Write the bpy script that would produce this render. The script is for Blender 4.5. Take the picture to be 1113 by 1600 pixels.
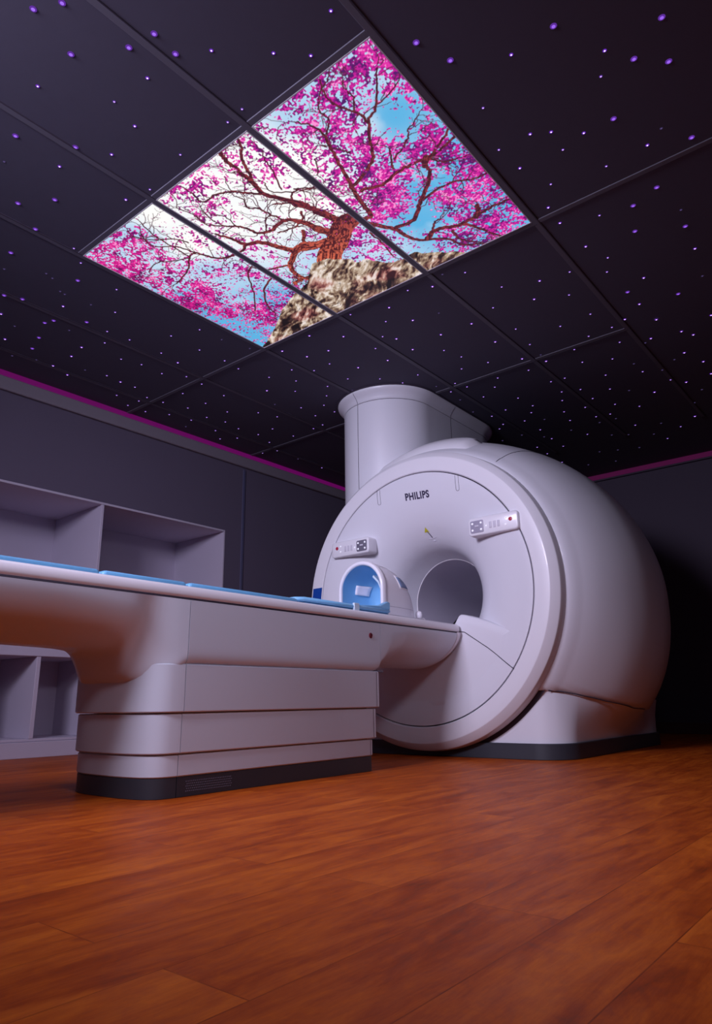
import bpy, bmesh, math, random
import numpy as np
from mathutils import Matrix, Vector
S = bpy.context.scene
for o in list(bpy.data.objects): bpy.data.objects.remove(o)
COL = S.collection
# ---------------------------------------------------------------- camera
YAW, PITCH, ROLL, CAMZ = .6844, .2691, -.0149, .30
F = Vector((math.cos(YAW)*math.cos(PITCH), math.sin(YAW)*math.cos(PITCH), math.sin(PITCH)))
Rt = F.cross(Vector((0, 0, 1))).normalized(); Up = Rt.cross(F)
c_, s_ = math.cos(ROLL), math.sin(ROLL)
Rt, Up = Rt*c_+Up*s_, -Rt*s_+Up*c_
cam = bpy.data.cameras.new('camera'); cam.sensor_fit = 'VERTICAL'; cam.sensor_height = 36; cam.lens = 1076.5/1600*36
cam.clip_start = .02
camo = bpy.data.objects.new('camera', cam); COL.objects.link(camo)
camo.matrix_world = Matrix(((Rt.x, Up.x, -F.x, 0), (Rt.y, Up.y, -F.y, 0), (Rt.z, Up.z, -F.z, CAMZ), (0, 0, 0, 1)))
S.camera = camo
# ---------------------------------------------------------------- light and exposure
S.view_settings.view_transform = 'Standard'; S.view_settings.look = 'None'
S.view_settings.exposure = 0; S.view_settings.gamma = 1; S.view_settings.use_curve_mapping = False
wd = bpy.data.worlds.new('room_ambience'); S.world = wd; wd.use_nodes = True
bg = wd.node_tree.nodes['Background']; bg.inputs[0].default_value = (.62, .50, .85, 1); bg.inputs[1].default_value = .08
def area(name, loc, tgt, size, power, col, sy=None, spread=180):
    l = bpy.data.lights.new(name, 'AREA'); l.shape = 'RECTANGLE'; l.size = size; l.size_y = sy or size
    l.energy = power; l.color = col; l.spread = math.radians(spread)
    o = bpy.data.objects.new(name, l); COL.objects.link(o); o.location = loc
    o.rotation_euler = (Vector(tgt)-Vector(loc)).to_track_quat('-Z', 'Y').to_euler()
    return o
area('added_key_light', (-.9, 1.75, 2.38), (3.4, 2.3, 1.3), 1.0, 84, (.79, .75, 1.0), spread=100)  # unseen lamp added for the light the ceiling picture gives the scanner
area('room_light_side', (.6, -.25, 2.39), (1.4, 1.6, .1), .7, 19, (.82, .76, 1.0), spread=115)

ZC, YC, CEIL, WALLY, WALLX = .907, 2.29, 2.409, 4.34, 6.5
# ---------------------------------------------------------------- materials
def srgb(c): return tuple(((v/255)/12.92 if v/255 <= .04045 else ((v/255+.055)/1.055)**2.4) for v in c)
def mat(name, col, rough=.5, metal=0, coat=0, emit=None, es=0, spec=.5, noise=0, trans=0, nscale=8):
    m = bpy.data.materials.new(name); m.use_nodes = True; nt = m.node_tree; b = nt.nodes['Principled BSDF']
    b.inputs['Base Color'].default_value = (*col, 1); b.inputs['Roughness'].default_value = rough
    b.inputs['Metallic'].default_value = metal; b.inputs['Coat Weight'].default_value = coat
    b.inputs['Coat Roughness'].default_value = .06; b.inputs['Specular IOR Level'].default_value = spec
    b.inputs['Transmission Weight'].default_value = trans
    if emit: b.inputs['Emission Color'].default_value = (*emit, 1); b.inputs['Emission Strength'].default_value = es
    tc = nt.nodes.new('ShaderNodeTexCoord'); nz = nt.nodes.new('ShaderNodeTexNoise'); nz.inputs['Scale'].default_value = nscale
    nz.inputs['Detail'].default_value = 5; nt.links.new(tc.outputs['Object'], nz.inputs['Vector'])
    mr = nt.nodes.new('ShaderNodeMapRange'); mr.inputs[3].default_value = max(rough-.04, 0); mr.inputs[4].default_value = min(rough+.05, 1)
    nt.links.new(nz.outputs[0], mr.inputs[0]); nt.links.new(mr.outputs[0], b.inputs['Roughness'])
    if noise:
        mx = nt.nodes.new('ShaderNodeMix'); mx.data_type = 'RGBA'
        mx.inputs[6].default_value = (*[v*(1-noise) for v in col], 1); mx.inputs[7].default_value = (*[min(1, v*(1+noise)) for v in col], 1)
        nt.links.new(nz.outputs[0], mx.inputs[0]); nt.links.new(mx.outputs[2], b.inputs['Base Color'])
    return m
M = {}
M['white'] = mat('white_gantry_plastic', (.71, .71, .77), .36, coat=.25)
M['ringwhite'] = mat('gloss_ring_plastic', (.75, .74, .79), .38, coat=.15)
M['tablewhite'] = mat('warm_white_table_plastic', (.62, .66, .74), .42, coat=.15)
M['rail'] = mat('rail_plastic', (.80, .77, .81), .3, coat=.3)
M['dark'] = mat('dark_seam', (.035, .025, .045), .7)
M['kick'] = mat('charcoal_plinth', (.030, .034, .045), .45)
M['bore'] = mat('grey_bore_liner', (.58, .55, .64), .42)
M['blue'] = mat('blue_foam_vinyl', (.15, .42, .70), .45, noise=.1)
M['blue2'] = mat('blue_coil_liner', (.22, .52, .82), .4, noise=.06)
M['bluepatch'] = mat('deep_blue_strip', (.004, .055, .32), .4)
M['coilwhite'] = mat('coil_shell_plastic', (.82, .80, .86), .3, coat=.3)
M['grey'] = mat('grey_key_panel', (.16, .15, .20), .4)
M['greyL'] = mat('light_grey_key_panel', (.33, .31, .40), .4)
M['red'] = mat('red_button', (.42, .015, .05), .35)
M['darkred'] = mat('dark_red_button', (.16, .015, .03), .35)
M['key'] = mat('lit_white_key', (.85, .85, .9), .4, emit=(.85, .85, 1), es=.35)
M['keypale'] = mat('pale_opening_glow', (.85, .80, .88), .4, emit=(.8, .74, .9), es=.12)  # faint glow added to the solid patch that stands for the opening
M['keyplain'] = mat('pale_key', (.60, .58, .66), .35)
M['yellow'] = mat('yellow_sticker', (.55, .50, .02), .5)
M['ink'] = mat('dark_ink', (.03, .02, .06), .5)
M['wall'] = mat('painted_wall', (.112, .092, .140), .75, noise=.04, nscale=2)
M['walldark'] = mat('painted_wall_shaded', (.045, .032, .055), .8, noise=.05, nscale=2)  # same paint as the left wall, dimmer light put into its colour
M['shelf'] = mat('white_shelf_laminate', (.54, .49, .60), .5)
M['strip'] = mat('blue_grey_wall_strip', (.09, .09, .17), .6)
M['ledge'] = mat('grey_cove_ledge', (.22, .19, .23), .7)
M['cove'] = mat('magenta_cove_led', (.05, .0, .04), .8, emit=(.42, .004, .32), es=.22)
M['cove2'] = mat('dim_magenta_cove_led', (.05, .0, .04), .8, emit=(.42, .012, .20), es=.09)
M['tile'] = mat('charcoal_ceiling_tile', (.074, .066, .104), .85, noise=.08, nscale=30)
M['tbar'] = mat('grey_ceiling_bar', (.115, .108, .145), .65)
M['tbaredge'] = mat('panel_edge_trim', (.62, .6, .66), .4)
M['clip'] = mat('clear_plastic_clip', (.6, .72, .82), .3)
M['base'] = mat('dark_skirting', (.045, .01, .014), .6)

def wood():
    m = bpy.data.materials.new('cherry_wood_planks'); m.use_nodes = True; nt = m.node_tree; N = nt.nodes; Lk = nt.links; b = N['Principled BSDF']
    tc = N.new('ShaderNodeTexCoord')
    br = N.new('ShaderNodeTexBrick'); br.offset = .37; br.inputs['Scale'].default_value = 1
    br.inputs['Brick Width'].default_value = 1.22; br.inputs['Row Height'].default_value = .150
    br.inputs['Mortar Size'].default_value = .0012; br.inputs['Mortar Smooth'].default_value = .2
    br.inputs['Color1'].default_value = (0, 0, 0, 1); br.inputs['Color2'].default_value = (1, 1, 1, 1); br.inputs['Mortar'].default_value = (.5, .5, .5, 1)
    mpb = N.new('ShaderNodeMapping'); mpb.inputs['Location'].default_value = (.2, -.018, 0); Lk.new(tc.outputs['Object'], mpb.inputs[0]); Lk.new(mpb.outputs[0], br.inputs['Vector'])
    # plank-shifted grain
    sep = N.new('ShaderNodeSeparateXYZ'); Lk.new(tc.outputs['Object'], sep.inputs[0])
    off = N.new('ShaderNodeMath'); off.operation = 'MULTIPLY'; off.inputs[1].default_value = 7.0; Lk.new(br.outputs['Color'], off.inputs[0])
    ax = N.new('ShaderNodeMath'); ax.operation = 'ADD'; Lk.new(sep.outputs[0], ax.inputs[0]); Lk.new(off.outputs[0], ax.inputs[1])
    cb = N.new('ShaderNodeCombineXYZ'); Lk.new(ax.outputs[0], cb.inputs[0]); Lk.new(sep.outputs[1], cb.inputs[1]); Lk.new(off.outputs[0], cb.inputs[2])
    def noise(sx, sy, sc, det, dist=0, rough=.6):
        mp = N.new('ShaderNodeMapping'); mp.inputs['Scale'].default_value = (sx, sy, 1); Lk.new(cb.outputs[0], mp.inputs[0])
        n = N.new('ShaderNodeTexNoise'); n.inputs['Scale'].default_value = sc; n.inputs['Detail'].default_value = det
        n.inputs['Distortion'].default_value = dist; n.inputs['Roughness'].default_value = rough; Lk.new(mp.outputs[0], n.inputs['Vector']); return n
    g1 = noise(1.1, 5.5, 2.2, 8, .9, .62); g2 = noise(3, 34, 4, 10, .6, .75); g3 = noise(3, 5, 4, 5, 2.2, .65)
    def mth(op, a, bb, clamp=False):
        x = N.new('ShaderNodeMath'); x.operation = op; x.use_clamp = clamp
        for i, v in enumerate((a, bb)):
            if isinstance(v, (int, float)): x.inputs[i].default_value = v
            else: Lk.new(v, x.inputs[i])
        return x.outputs[0]
    t = mth('MULTIPLY', g1.outputs[0], .55); t = mth('ADD', t, mth('MULTIPLY', g2.outputs[0], .22)); t = mth('ADD', t, mth('MULTIPLY', g3.outputs[0], .23))
    t = mth('ADD', t, mth('MULTIPLY', mth('SUBTRACT', br.outputs['Color'], .5), .018))
    cr = N.new('ShaderNodeValToRGB'); Lk.new(t, cr.inputs[0]); e = cr.color_ramp.elements
    e[0].position = .33; e[0].color = (.18, .030, .004, 1); e[1].position = .70; e[1].color = (.70, .175, .014, 1)
    x = e.new(.44); x.color = (.33, .050, .004, 1); x = e.new(.53); x.color = (.46, .088, .007, 1)
    mx = N.new('ShaderNodeMix'); mx.data_type = 'RGBA'; mx.blend_type = 'MULTIPLY'; Lk.new(br.outputs['Fac'], mx.inputs[0])
    Lk.new(cr.outputs[0], mx.inputs[6]); mx.inputs[7].default_value = (.7, .65, .65, 1); Lk.new(mx.outputs[2], b.inputs['Base Color'])
    rr = N.new('ShaderNodeMapRange'); rr.inputs[3].default_value = .36; rr.inputs[4].default_value = .6; Lk.new(g3.outputs[0], rr.inputs[0]); Lk.new(rr.outputs[0], b.inputs['Roughness'])
    bp = N.new('ShaderNodeBump'); bp.inputs['Strength'].default_value = .12; bp.inputs['Distance'].default_value = .002; Lk.new(t, bp.inputs['Height']); Lk.new(bp.outputs[0], b.inputs['Normal'])
    b.inputs['Specular IOR Level'].default_value = .12
    return m
M['wood'] = wood()

# ---------------------------------------------------------------- helpers
def meshobj(name, vs, fs, m, parent=None, smooth=False, mats=None, midx=None, auto=None, bevel=0, seg=2):
    me = bpy.data.meshes.new(name); me.from_pydata([tuple(v) for v in vs], [], fs); me.update()
    bm = bmesh.new(); bm.from_mesh(me); bmesh.ops.recalc_face_normals(bm, faces=bm.faces); bm.to_mesh(me); bm.free()
    for mm in (mats or [m]): me.materials.append(mm)
    if midx: me.polygons.foreach_set('material_index', midx)
    if smooth: me.polygons.foreach_set('use_smooth', [True]*len(me.polygons))
    if smooth and auto: me.set_sharp_from_angle(angle=math.radians(auto))
    o = bpy.data.objects.new(name, me); COL.objects.link(o)
    if parent: o.parent = parent
    if bevel:
        md = o.modifiers.new('bevel', 'BEVEL'); md.width = bevel; md.segments = seg; md.limit_method = 'ANGLE'
        me.polygons.foreach_set('use_smooth', [True]*len(me.polygons)); me.set_sharp_from_angle(angle=math.radians(40))
    return o
def boxdata(x0, x1, y0, y1, z0, z1):
    return [(x, y, z) for x in (x0, x1) for y in (y0, y1) for z in (z0, z1)], [(0, 1, 3, 2), (4, 6, 7, 5), (0, 4, 5, 1), (2, 3, 7, 6), (0, 2, 6, 4), (1, 5, 7, 3)]
def boxes(name, L, m, parent=None, bevel=0, seg=2):
    vs, fs = [], []
    for bx in L:
        v, f = boxdata(*bx); k = len(vs); vs += v; fs += [tuple(i+k for i in q) for q in f]
    return meshobj(name, vs, fs, m, parent, bevel=bevel, seg=seg)
def loft(name, rings, m, parent=None, closed=True, caps=(True, True), smooth=True, auto=None, bevel=0):
    n = len(rings[0]); vs = [p for r in rings for p in r]; fs = []
    for i in range(len(rings)-1):
        for j in range(n if closed else n-1):
            a = i*n+j; b = i*n+(j+1) % n; fs.append((a, b, b+n, a+n))
    if caps[0]: fs.append(tuple(range(n)))
    if caps[1]: fs.append(tuple(range((len(rings)-1)*n, len(rings)*n)))
    return meshobj(name, vs, fs, m, parent, smooth=smooth, auto=auto, bevel=bevel)
def lathe(name, prof, m, parent=None, n=160, cyc=YC, czc=ZC, auto=35):   # prof (x, r) turned about the bore axis (along X)
    rings = [[(x, cyc+r*math.cos(2*math.pi*k/n), czc+r*math.sin(2*math.pi*k/n)) for k in range(n)] for x, r in prof]
    return loft(name, rings, m, parent, caps=(False, False), auto=auto)
def tube(name, pts, r, m, parent=None, n=8):
    pts = [Vector(p) for p in pts]; rings = []
    for i, p in enumerate(pts):
        d = (pts[min(i+1, len(pts)-1)]-pts[max(i-1, 0)]).normalized()
        a = Vector((0, 0, 1)) if abs(d.z) < .9 else Vector((1, 0, 0)); u = d.cross(a).normalized(); w = d.cross(u)
        rings.append([p+u*r*math.cos(2*math.pi*k/n)+w*r*math.sin(2*math.pi*k/n) for k in range(n)])
    return loft(name, rings, m, parent)
def empty(name, loc, label, cat, group=None):
    o = bpy.data.objects.new(name, None); COL.objects.link(o); o.location = loc; o.empty_display_size = .1
    tag(o, label, cat, group); o['origin'] = 0; del o['origin']; return o
def tag(o, label, cat, group=None):
    o['label'] = label; o['category'] = cat
    if group: o['group'] = group
    return o
def struct(o): o['kind'] = 'structure'; return o
def adopt(root, objs=None):      # parts are modelled in room coordinates: keep them in place below the thing's base
    bpy.context.view_layer.update()
    for c in root.children:
        c.matrix_parent_inverse = Matrix.Translation(-root.location)
def smooth(t): t = min(1, max(0, t)); return t*t*(3-2*t)
def interp(x, xs, ys): return float(np.interp(x, xs, ys))
# ================================================================ SETTING
struct(boxes('floor', [(-2.2, WALLX+.1, -2.4, 5.2, -.1, 0)], M['wood']))
struct(boxes('ceiling', [(-1.2, WALLX+.1, -2.4, WALLY+.1, CEIL+.006, CEIL+.1)], M['tile']))
NX1, NZ0, NZ1, ND = 3.60, 1.02, 1.686, .655          # upper niche opening
LZ1 = .67
struct(boxes('wall_left', [(-1.2, WALLX+.1, WALLY, WALLY+.72, NZ1, CEIL+.1), (NX1, WALLX+.1, WALLY, WALLY+.72, 0, NZ1),
                           (-1.2, NX1, WALLY, WALLY+.72, LZ1, NZ0-.02), (-1.2, NX1, WALLY+ND+.02, WALLY+.72, 0, NZ1), (-1.2, -1.0, WALLY, WALLY+.72, 0, NZ1)], M['wall']))
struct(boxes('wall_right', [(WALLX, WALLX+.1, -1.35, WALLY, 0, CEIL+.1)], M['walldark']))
struct(boxes('baseboard_right', [(WALLX-.015, WALLX, -2.4, WALLY, 0, .09)], M['base'], bevel=.003))
struct(boxes('wall_front', [(-1.2, WALLX+.1, -1.35, -1.25, 0, CEIL+.1)], M['wall']))  # unseen wall, added to keep ambient light off the scanner's side
# ceiling bars
B = .013
xs, ys = [1.40, 2.628, 3.862, 5.09], [1.053, 1.652, 2.262, 2.857, 3.458, 4.062]
L = [(-1.2, 5.6, y-B, y+B, CEIL+.0015, CEIL+.008) for y in ys]
L += [(x-B, x+B, ys[0] if i > 1 else -2.4, WALLY, CEIL+.0018, CEIL+.008) for i, x in enumerate(xs) if i not in (0, 3)]
L += [(xs[0]-B, xs[0]+B, ys[0]-B, ys[3]+B, CEIL+.0018, CEIL+.008)]
struct(boxes('trim_1', L, M['tbar'], bevel=.002))
# dark shadow gaps beside the bars
G = .004
L = [(-1.2, 5.6, y-B-G, y-B, CEIL+.001, CEIL+.009) for y in ys] + [(x+B, x+B+G, ys[0], WALLY, CEIL+.001, CEIL+.009) for x in xs[1:3]]
struct(boxes('trim_2', L, M['dark']))
struct(boxes('trim_3', [(3.775, 3.80, WALLY-.008, WALLY, 0, 2.26)], M['strip'], bevel=.002))
struct(boxes('trim_4', [(-1.2, WALLX-.02, WALLY-.03, WALLY, 2.275, 2.368)], M['ledge'], bevel=.008))
struct(boxes('trim_5', [(WALLX-.03, WALLX, -2.4, WALLY-.03, 2.345, 2.362)], M['walldark'], bevel=.006))
t = boxes('cove_light', [(-1.2, WALLX-.02, WALLY-.006, WALLY, 2.368, CEIL+.006)], M['cove'])
tag(t, 'magenta light strip along the top of the left wall', 'light strip')
t = boxes('cove_light', [(WALLX-.006, WALLX, -2.4, WALLY-.01, 2.362, CEIL+.006)], M['cove2'])
tag(t, 'dim magenta light strip along the top of the dark right wall', 'light strip')

# ---------------------------------------------------------------- shelving let into the left wall
r = empty('wall_shelf', (2.0, WALLY+.3, NZ0), 'upper open shelf niche with pale edging recessed in the left wall', 'shelf')
T = .016
def niche(x0, x1, z0, z1, root, divs, d=ND):
    e = .0
    boxes('top_panel', [(x0, x1, WALLY-.004, WALLY+d, z1-T, z1)], M['shelf'], root, bevel=.002)
    boxes('bottom_panel', [(x0, x1, WALLY-.004, WALLY+d, z0, z0+T)], M['shelf'], root, bevel=.002)
    boxes('side_panel', [(x1-T, x1, WALLY-.004, WALLY+d, z0+T, z1-T)], M['shelf'], root, bevel=.002)
    boxes('side_panel', [(x0, x0+T, WALLY-.004, WALLY+d, z0+T, z1-T)], M['shelf'], root, bevel=.002)
    boxes('back_panel', [(x0, x1, WALLY+d-.012, WALLY+d, z0, z1)], M['shelf'], root)
    for x in divs: boxes('divider', [(x, x+T+.004, WALLY-.002, WALLY+d-.012, z0+T, z1-T)], M['shelf'], root, bevel=.002)
niche(-.95, NX1, NZ0, NZ1, r, [.1, 1.3, 2.482]); adopt(r)
r = empty('cubby_shelf', (2.0, WALLY+.3, 0), 'low white cubby shelf standing on the floor under the wall niche', 'shelf')
d = .5
boxes('top_panel', [(-.95, NX1, WALLY-.012, WALLY+d, .604, LZ1)], M['shelf'], r, bevel=.004)
boxes('base_panel', [(-.95, NX1, WALLY-.012, WALLY+d, 0, .095)], M['shelf'], r, bevel=.004)
boxes('bottom_panel', [(-.95, NX1, WALLY-.004, WALLY+d, .095, .113)], M['shelf'], r, bevel=.004)
boxes('back_panel', [(-.95, NX1, WALLY+d-.015, WALLY+d, .113, .604)], M['shelf'], r)
for x in (-.94, .45, .87, 1.29, 1.71, 2.132, 2.535, 2.96, 3.38, NX1-.03):
    boxes('divider', [(x, x+(.027 if x == 2.132 else .018), WALLY-.006, WALLY+d-.015, .113, .604)], M['shelf'], r, bevel=.002)
adopt(r)
vs = []; n = 20
rings = [[(2.105+.034*math.cos(a)*math.cos(2*math.pi*k/n), 4.375+.034*math.cos(a)*math.sin(2*math.pi*k/n), LZ1+.03*math.sin(a)) for k in range(n)] for a in np.linspace(0, 1.5, 7)]
tag(loft('dome_knob', rings, M['coilwhite']), 'small white dome lying on top of the low cubby shelf', 'knob')

# ================================================================ BACKLIT CEILING PICTURE
# traced layout of the picture and of the star lights, metres on the ceiling plane
STARS = [(0.662, 1.82, 'L'), (0.71, 1.732, 'L'), (0.819, 1.877, 'L'), (0.93, 1.707, 'L'), (0.955, 1.601, 'L'), (1.044, 1.608, 'L'), (1.038, 1.76, 'M'), (0.808, 2.083, 'M'), (1.018, 1.936, 'S'), (1.129, 1.975, 'M'), (0.861, 2.363, 'L'), (1.038, 2.241, 'L'), (1.15, 2.167, 'M'), (1.049, 2.384, 'M'), (0.893, 2.528, 'D'), (1.269, 1.108, 'M'), (1.114, 1.506, 'M'), (1.255, 1.354, 'M'), (1.343, 1.264, 'M'), (1.339, 1.607, 'S'), (1.344, 1.693, 'S'), (1.327, 1.96, 'S'), (1.534, 0.963, 'L'), (1.664, 0.911, 'L'), (1.78, 0.741, 'M'), (1.775, 0.587, 'L'), (1.911, 0.923, 'S'), (2.138, 0.844, 'M'), (2.181, 0.777, 'M'), (2.13, 0.975, 'S'), (2.275, 0.956, 'M'), (1.973, 0.306, 'L'), (1.971, 0.491, 'M'), (2.067, 0.425, 'L'), (2.155, 0.336, 'L'), (2.062, 0.538, 'S'), (2.275, 0.569, 'L'), (2.268, 0.682, 'M'), (2.296, 0.779, 'S'), (2.441, 0.444, 'D'), (2.492, 0.512, 'M'), (2.565, 0.366, 'L'), (2.497, 0.678, 'S'), (1.041, 2.724, 'L'), (1.133, 2.582, 'L'), (1.172, 2.832, 'L'), (1.331, 2.349, 'M'), (1.362, 2.217, 'S'), (1.179, 3.089, 'L'), (1.358, 2.829, 'S'), (1.439, 2.909, 'S'), (1.506, 3.057, 'L'), (1.218, 3.244, 'D'), (1.32, 3.469, 'L'), (1.4, 3.432, 'L'), (1.409, 3.13, 'D'), (1.372, 3.122, 'D'), (1.526, 3.225, 'D'), (1.497, 3.218, 'D'), (1.68, 2.978, 'S'), (1.392, 3.665, 'M'), (1.67, 3.212, 'D'), (1.579, 3.34, 'M'), (1.797, 3.179, 'S'), (1.598, 3.58, 'L'), (1.619, 3.519, 'L'), (1.749, 3.393, 'L'), (1.504, 3.744, 'D'), (1.881, 3.397, 'S'), (1.731, 3.552, 'D'), (1.535, 3.933, 'M'), (1.657, 3.765, 'L'), (2.021, 3.383, 'S'), (1.944, 3.527, 'S'), (1.694, 3.921, 'L'), (1.882, 3.682, 'M'), (1.9, 3.834, 'M'), (2.241, 3.377, 'S'), (2.123, 3.634, 'S'), (2.249, 3.6, 'S'), (1.888, 4.04, 'M'), (1.657, 4.105, 'D'), (1.78, 4.044, 'D'), (2.053, 3.941, 'D'), (2.409, 3.607, 'S'), (2.189, 3.906, 'S'), (2.013, 4.091, 'M'), (2.3, 3.921, 'M'), (2.41, 3.917, 'S'), (2.4, 4.126, 'S'), (2.561, 3.998, 'S'), (2.557, 4.092, 'S'), (2.685, 3.981, 'S'), (2.548, 4.217, 'S'), (2.445, 0.897, 'S'), (2.574, 0.967, 'M'), (2.707, 0.97, 'M'), (2.775, 0.811, 'S'), (2.81, 0.672, 'L'), (2.76, 0.556, 'L'), (2.993, 0.724, 'L'), (2.979, 0.516, 'D'), (3.111, 0.532, 'L'), (3.318, 0.542, 'M'), (2.952, 0.945, 'M'), (3.11, 0.895, 'S'), (3.225, 0.941, 'S'), (3.099, 1.088, 'S'), (3.588, 0.573, 'D'), (3.403, 0.813, 'M'), (3.48, 0.922, 'L'), (3.298, 1.175, 'S'), (3.679, 0.717, 'L'), (3.643, 0.912, 'M'), (3.564, 1.16, 'S'), (3.751, 1.029, 'M'), (3.867, 0.888, 'M'), (3.577, 1.346, 'S'), (3.79, 1.118, 'S'), (2.386, 3.404, 'M'), (2.221, 2.974, 'S'), (2.155, 3.158, 'S'), (2.372, 3.167, 'S'), (2.565, 3.158, 'S'), (2.695, 3.175, 'S'), (2.38, 2.966, 'D'), (2.543, 3.522, 'S'), (2.68, 3.534, 'S'), (2.687, 3.753, 'S'), (2.899, 3.563, 'S'), (2.898, 3.765, 'S'), (2.864, 3.928, 'S'), (3.102, 3.765, 'S'), (3.067, 3.962, 'S'), (3.022, 4.093, 'S'), (3.218, 3.924, 'S'), (2.697, 4.217, 'S'), (2.847, 4.131, 'S'), (3.376, 3.952, 'S'), (3.282, 4.12, 'S'), (3.422, 4.232, 'S'), (3.505, 4.114, 'S'), (3.076, 4.231, 'D'), (2.758, 1.991, 'M'), (2.863, 2.093, 'S'), (2.986, 2.21, 'S'), (3.062, 2.163, 'M'), (2.692, 2.536, 'M'), (2.832, 2.388, 'M'), (2.673, 2.2, 'S'), (2.901, 2.57, 'M'), (2.717, 2.791, 'M'), (2.87, 2.724, 'M'), (3.072, 2.331, 'S'), (3.246, 2.367, 'M'), (3.036, 2.68, 'S'), (3.039, 2.819, 'S'), (3.198, 2.573, 'M'), (3.278, 2.729, 'S'), (2.935, 2.923, 'S'), (2.912, 3.114, 'S'), (3.07, 3.015, 'S'), (3.182, 3.133, 'S'), (3.045, 3.275, 'M'), (3.273, 2.909, 'S'), (3.383, 3.016, 'S'), (3.491, 3.139, 'S'), (3.413, 3.297, 'S'), (3.591, 3.317, 'S'), (3.632, 3.159, 'S'), (3.413, 3.55, 'S'), (3.265, 3.602, 'S'), (3.761, 3.396, 'S'), (3.77, 3.503, 'S'), (3.778, 3.736, 'S'), (3.566, 3.927, 'S'), (3.558, 3.752, 'S'), (3.747, 3.986, 'S'), (3.931, 4.081, 'S'), (3.887, 4.219, 'S'), (4.202, 4.093, 'D'), (4.524, 4.096, 'S'), (3.421, 2.565, 'S'), (3.573, 2.484, 'S'), (3.432, 2.818, 'D'), (3.243, 3.401, 'D'), (2.564, 2.919, 'D'), (2.69, 1.598, 'D'), (2.752, 1.5, 'S'), (2.747, 1.696, 'M'), (2.69, 1.816, 'S'), (2.99, 1.418, 'S'), (3.071, 1.24, 'M'), (3.212, 1.338, 'M'), (3.14, 1.551, 'S'), (2.988, 1.812, 'D'), (3.209, 1.729, 'M'), (3.433, 1.56, 'S'), (3.489, 1.726, 'M'), (3.659, 1.579, 'S'), (3.373, 2.022, 'S'), (3.235, 2.164, 'M'), (2.954, 1.967, 'M'), (3.197, 1.932, 'M'), (3.517, 1.983, 'S'), (3.697, 1.891, 'S'), (3.661, 2.068, 'S'), (3.798, 1.7, 'M'), (3.931, 1.596, 'M'), (3.829, 1.586, 'D'), (3.973, 1.74, 'S'), (3.94, 1.951, 'S'), (4.054, 2.035, 'S'), (4.235, 1.699, 'S'), (3.921, 2.18, 'S'), (3.819, 2.215, 'S'), (3.915, 2.308, 'S'), (4.144, 2.175, 'S'), (4.329, 1.995, 'S'), (3.542, 2.336, 'S'), (3.773, 2.339, 'D'), (4.077, 2.33, 'D'), (4.094, 2.402, 'D'), (4.461, 2.164, 'S'), (4.638, 2.039, 'S'), (4.526, 1.974, 'S'), (4.498, 2.301, 'S'), (4.332, 2.37, 'D'), (4.753, 2.151, 'S'), (3.801, 1.263, 'S'), (3.999, 1.145, 'S'), (3.903, 1.395, 'S'), (4.185, 1.256, 'S'), (4.1, 1.422, 'S'), (4.079, 0.983, 'M'), (4.114, 0.816, 'M'), (4.203, 0.772, 'M'), (4.407, 0.877, 'M'), (4.463, 0.952, 'D'), (4.617, 0.815, 'M'), (4.842, 0.82, 'M'), (4.347, 1.173, 'D'), (4.501, 1.165, 'S'), (4.556, 1.055, 'D'), (4.747, 1.056, 'S'), (4.867, 0.985, 'M'), (4.386, 1.374, 'S'), (4.245, 1.604, 'S'), (4.491, 1.592, 'S'), (4.623, 1.43, 'S'), (4.739, 1.335, 'D'), (4.888, 1.205, 'M'), (5.071, 0.933, 'D'), (4.44, 1.71, 'S'), (4.584, 1.768, 'S'), (4.698, 1.584, 'S'), (4.911, 1.496, 'S'), (5.07, 1.369, 'S'), (5.278, 1.034, 'D'), (4.816, 1.687, 'S'), (4.79, 1.842, 'S'), (5.069, 1.589, 'S'), (5.048, 1.692, 'S'), (4.984, 1.876, 'S'), (5.19, 1.588, 'D'), (5.183, 1.715, 'D'), (5.428, 1.516, 'S'), (5.557, 1.101, 'M'), (5.528, 1.346, 'D'), (5.708, 1.246, 'S'), (5.913, 1.406, 'S'), (5.364, 1.885, 'S'), (5.517, 1.737, 'D'), (5.258, 2.151, 'S'), (5.497, 2.152, 'S'), (5.187, 1.951, 'D'), (5.732, 1.463, 'D'), (5.603, 1.629, 'D'), (5.966, 1.657, 'D'), (5.911, 1.825, 'D'), (5.848, 1.965, 'D'), (5.582, 2.338, 'S'), (5.746, 2.373, 'S'), (5.891, 2.333, 'S'), (6.127, 2.176, 'D'), (6.196, 1.943, 'D'), (4.034, 0.634, 'M'), (4.112, 1.026, 'D'), (4.703, 2.312, 'S'), (4.77, 2.38, 'S'), (4.831, 2.02, 'D'), (5.009, 2.138, 'S'), (5.016, 2.305, 'D'), (5.178, 2.182, 'D'), (5.368, 2.334, 'S'), (5.024, 2.487, 'D')]
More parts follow.
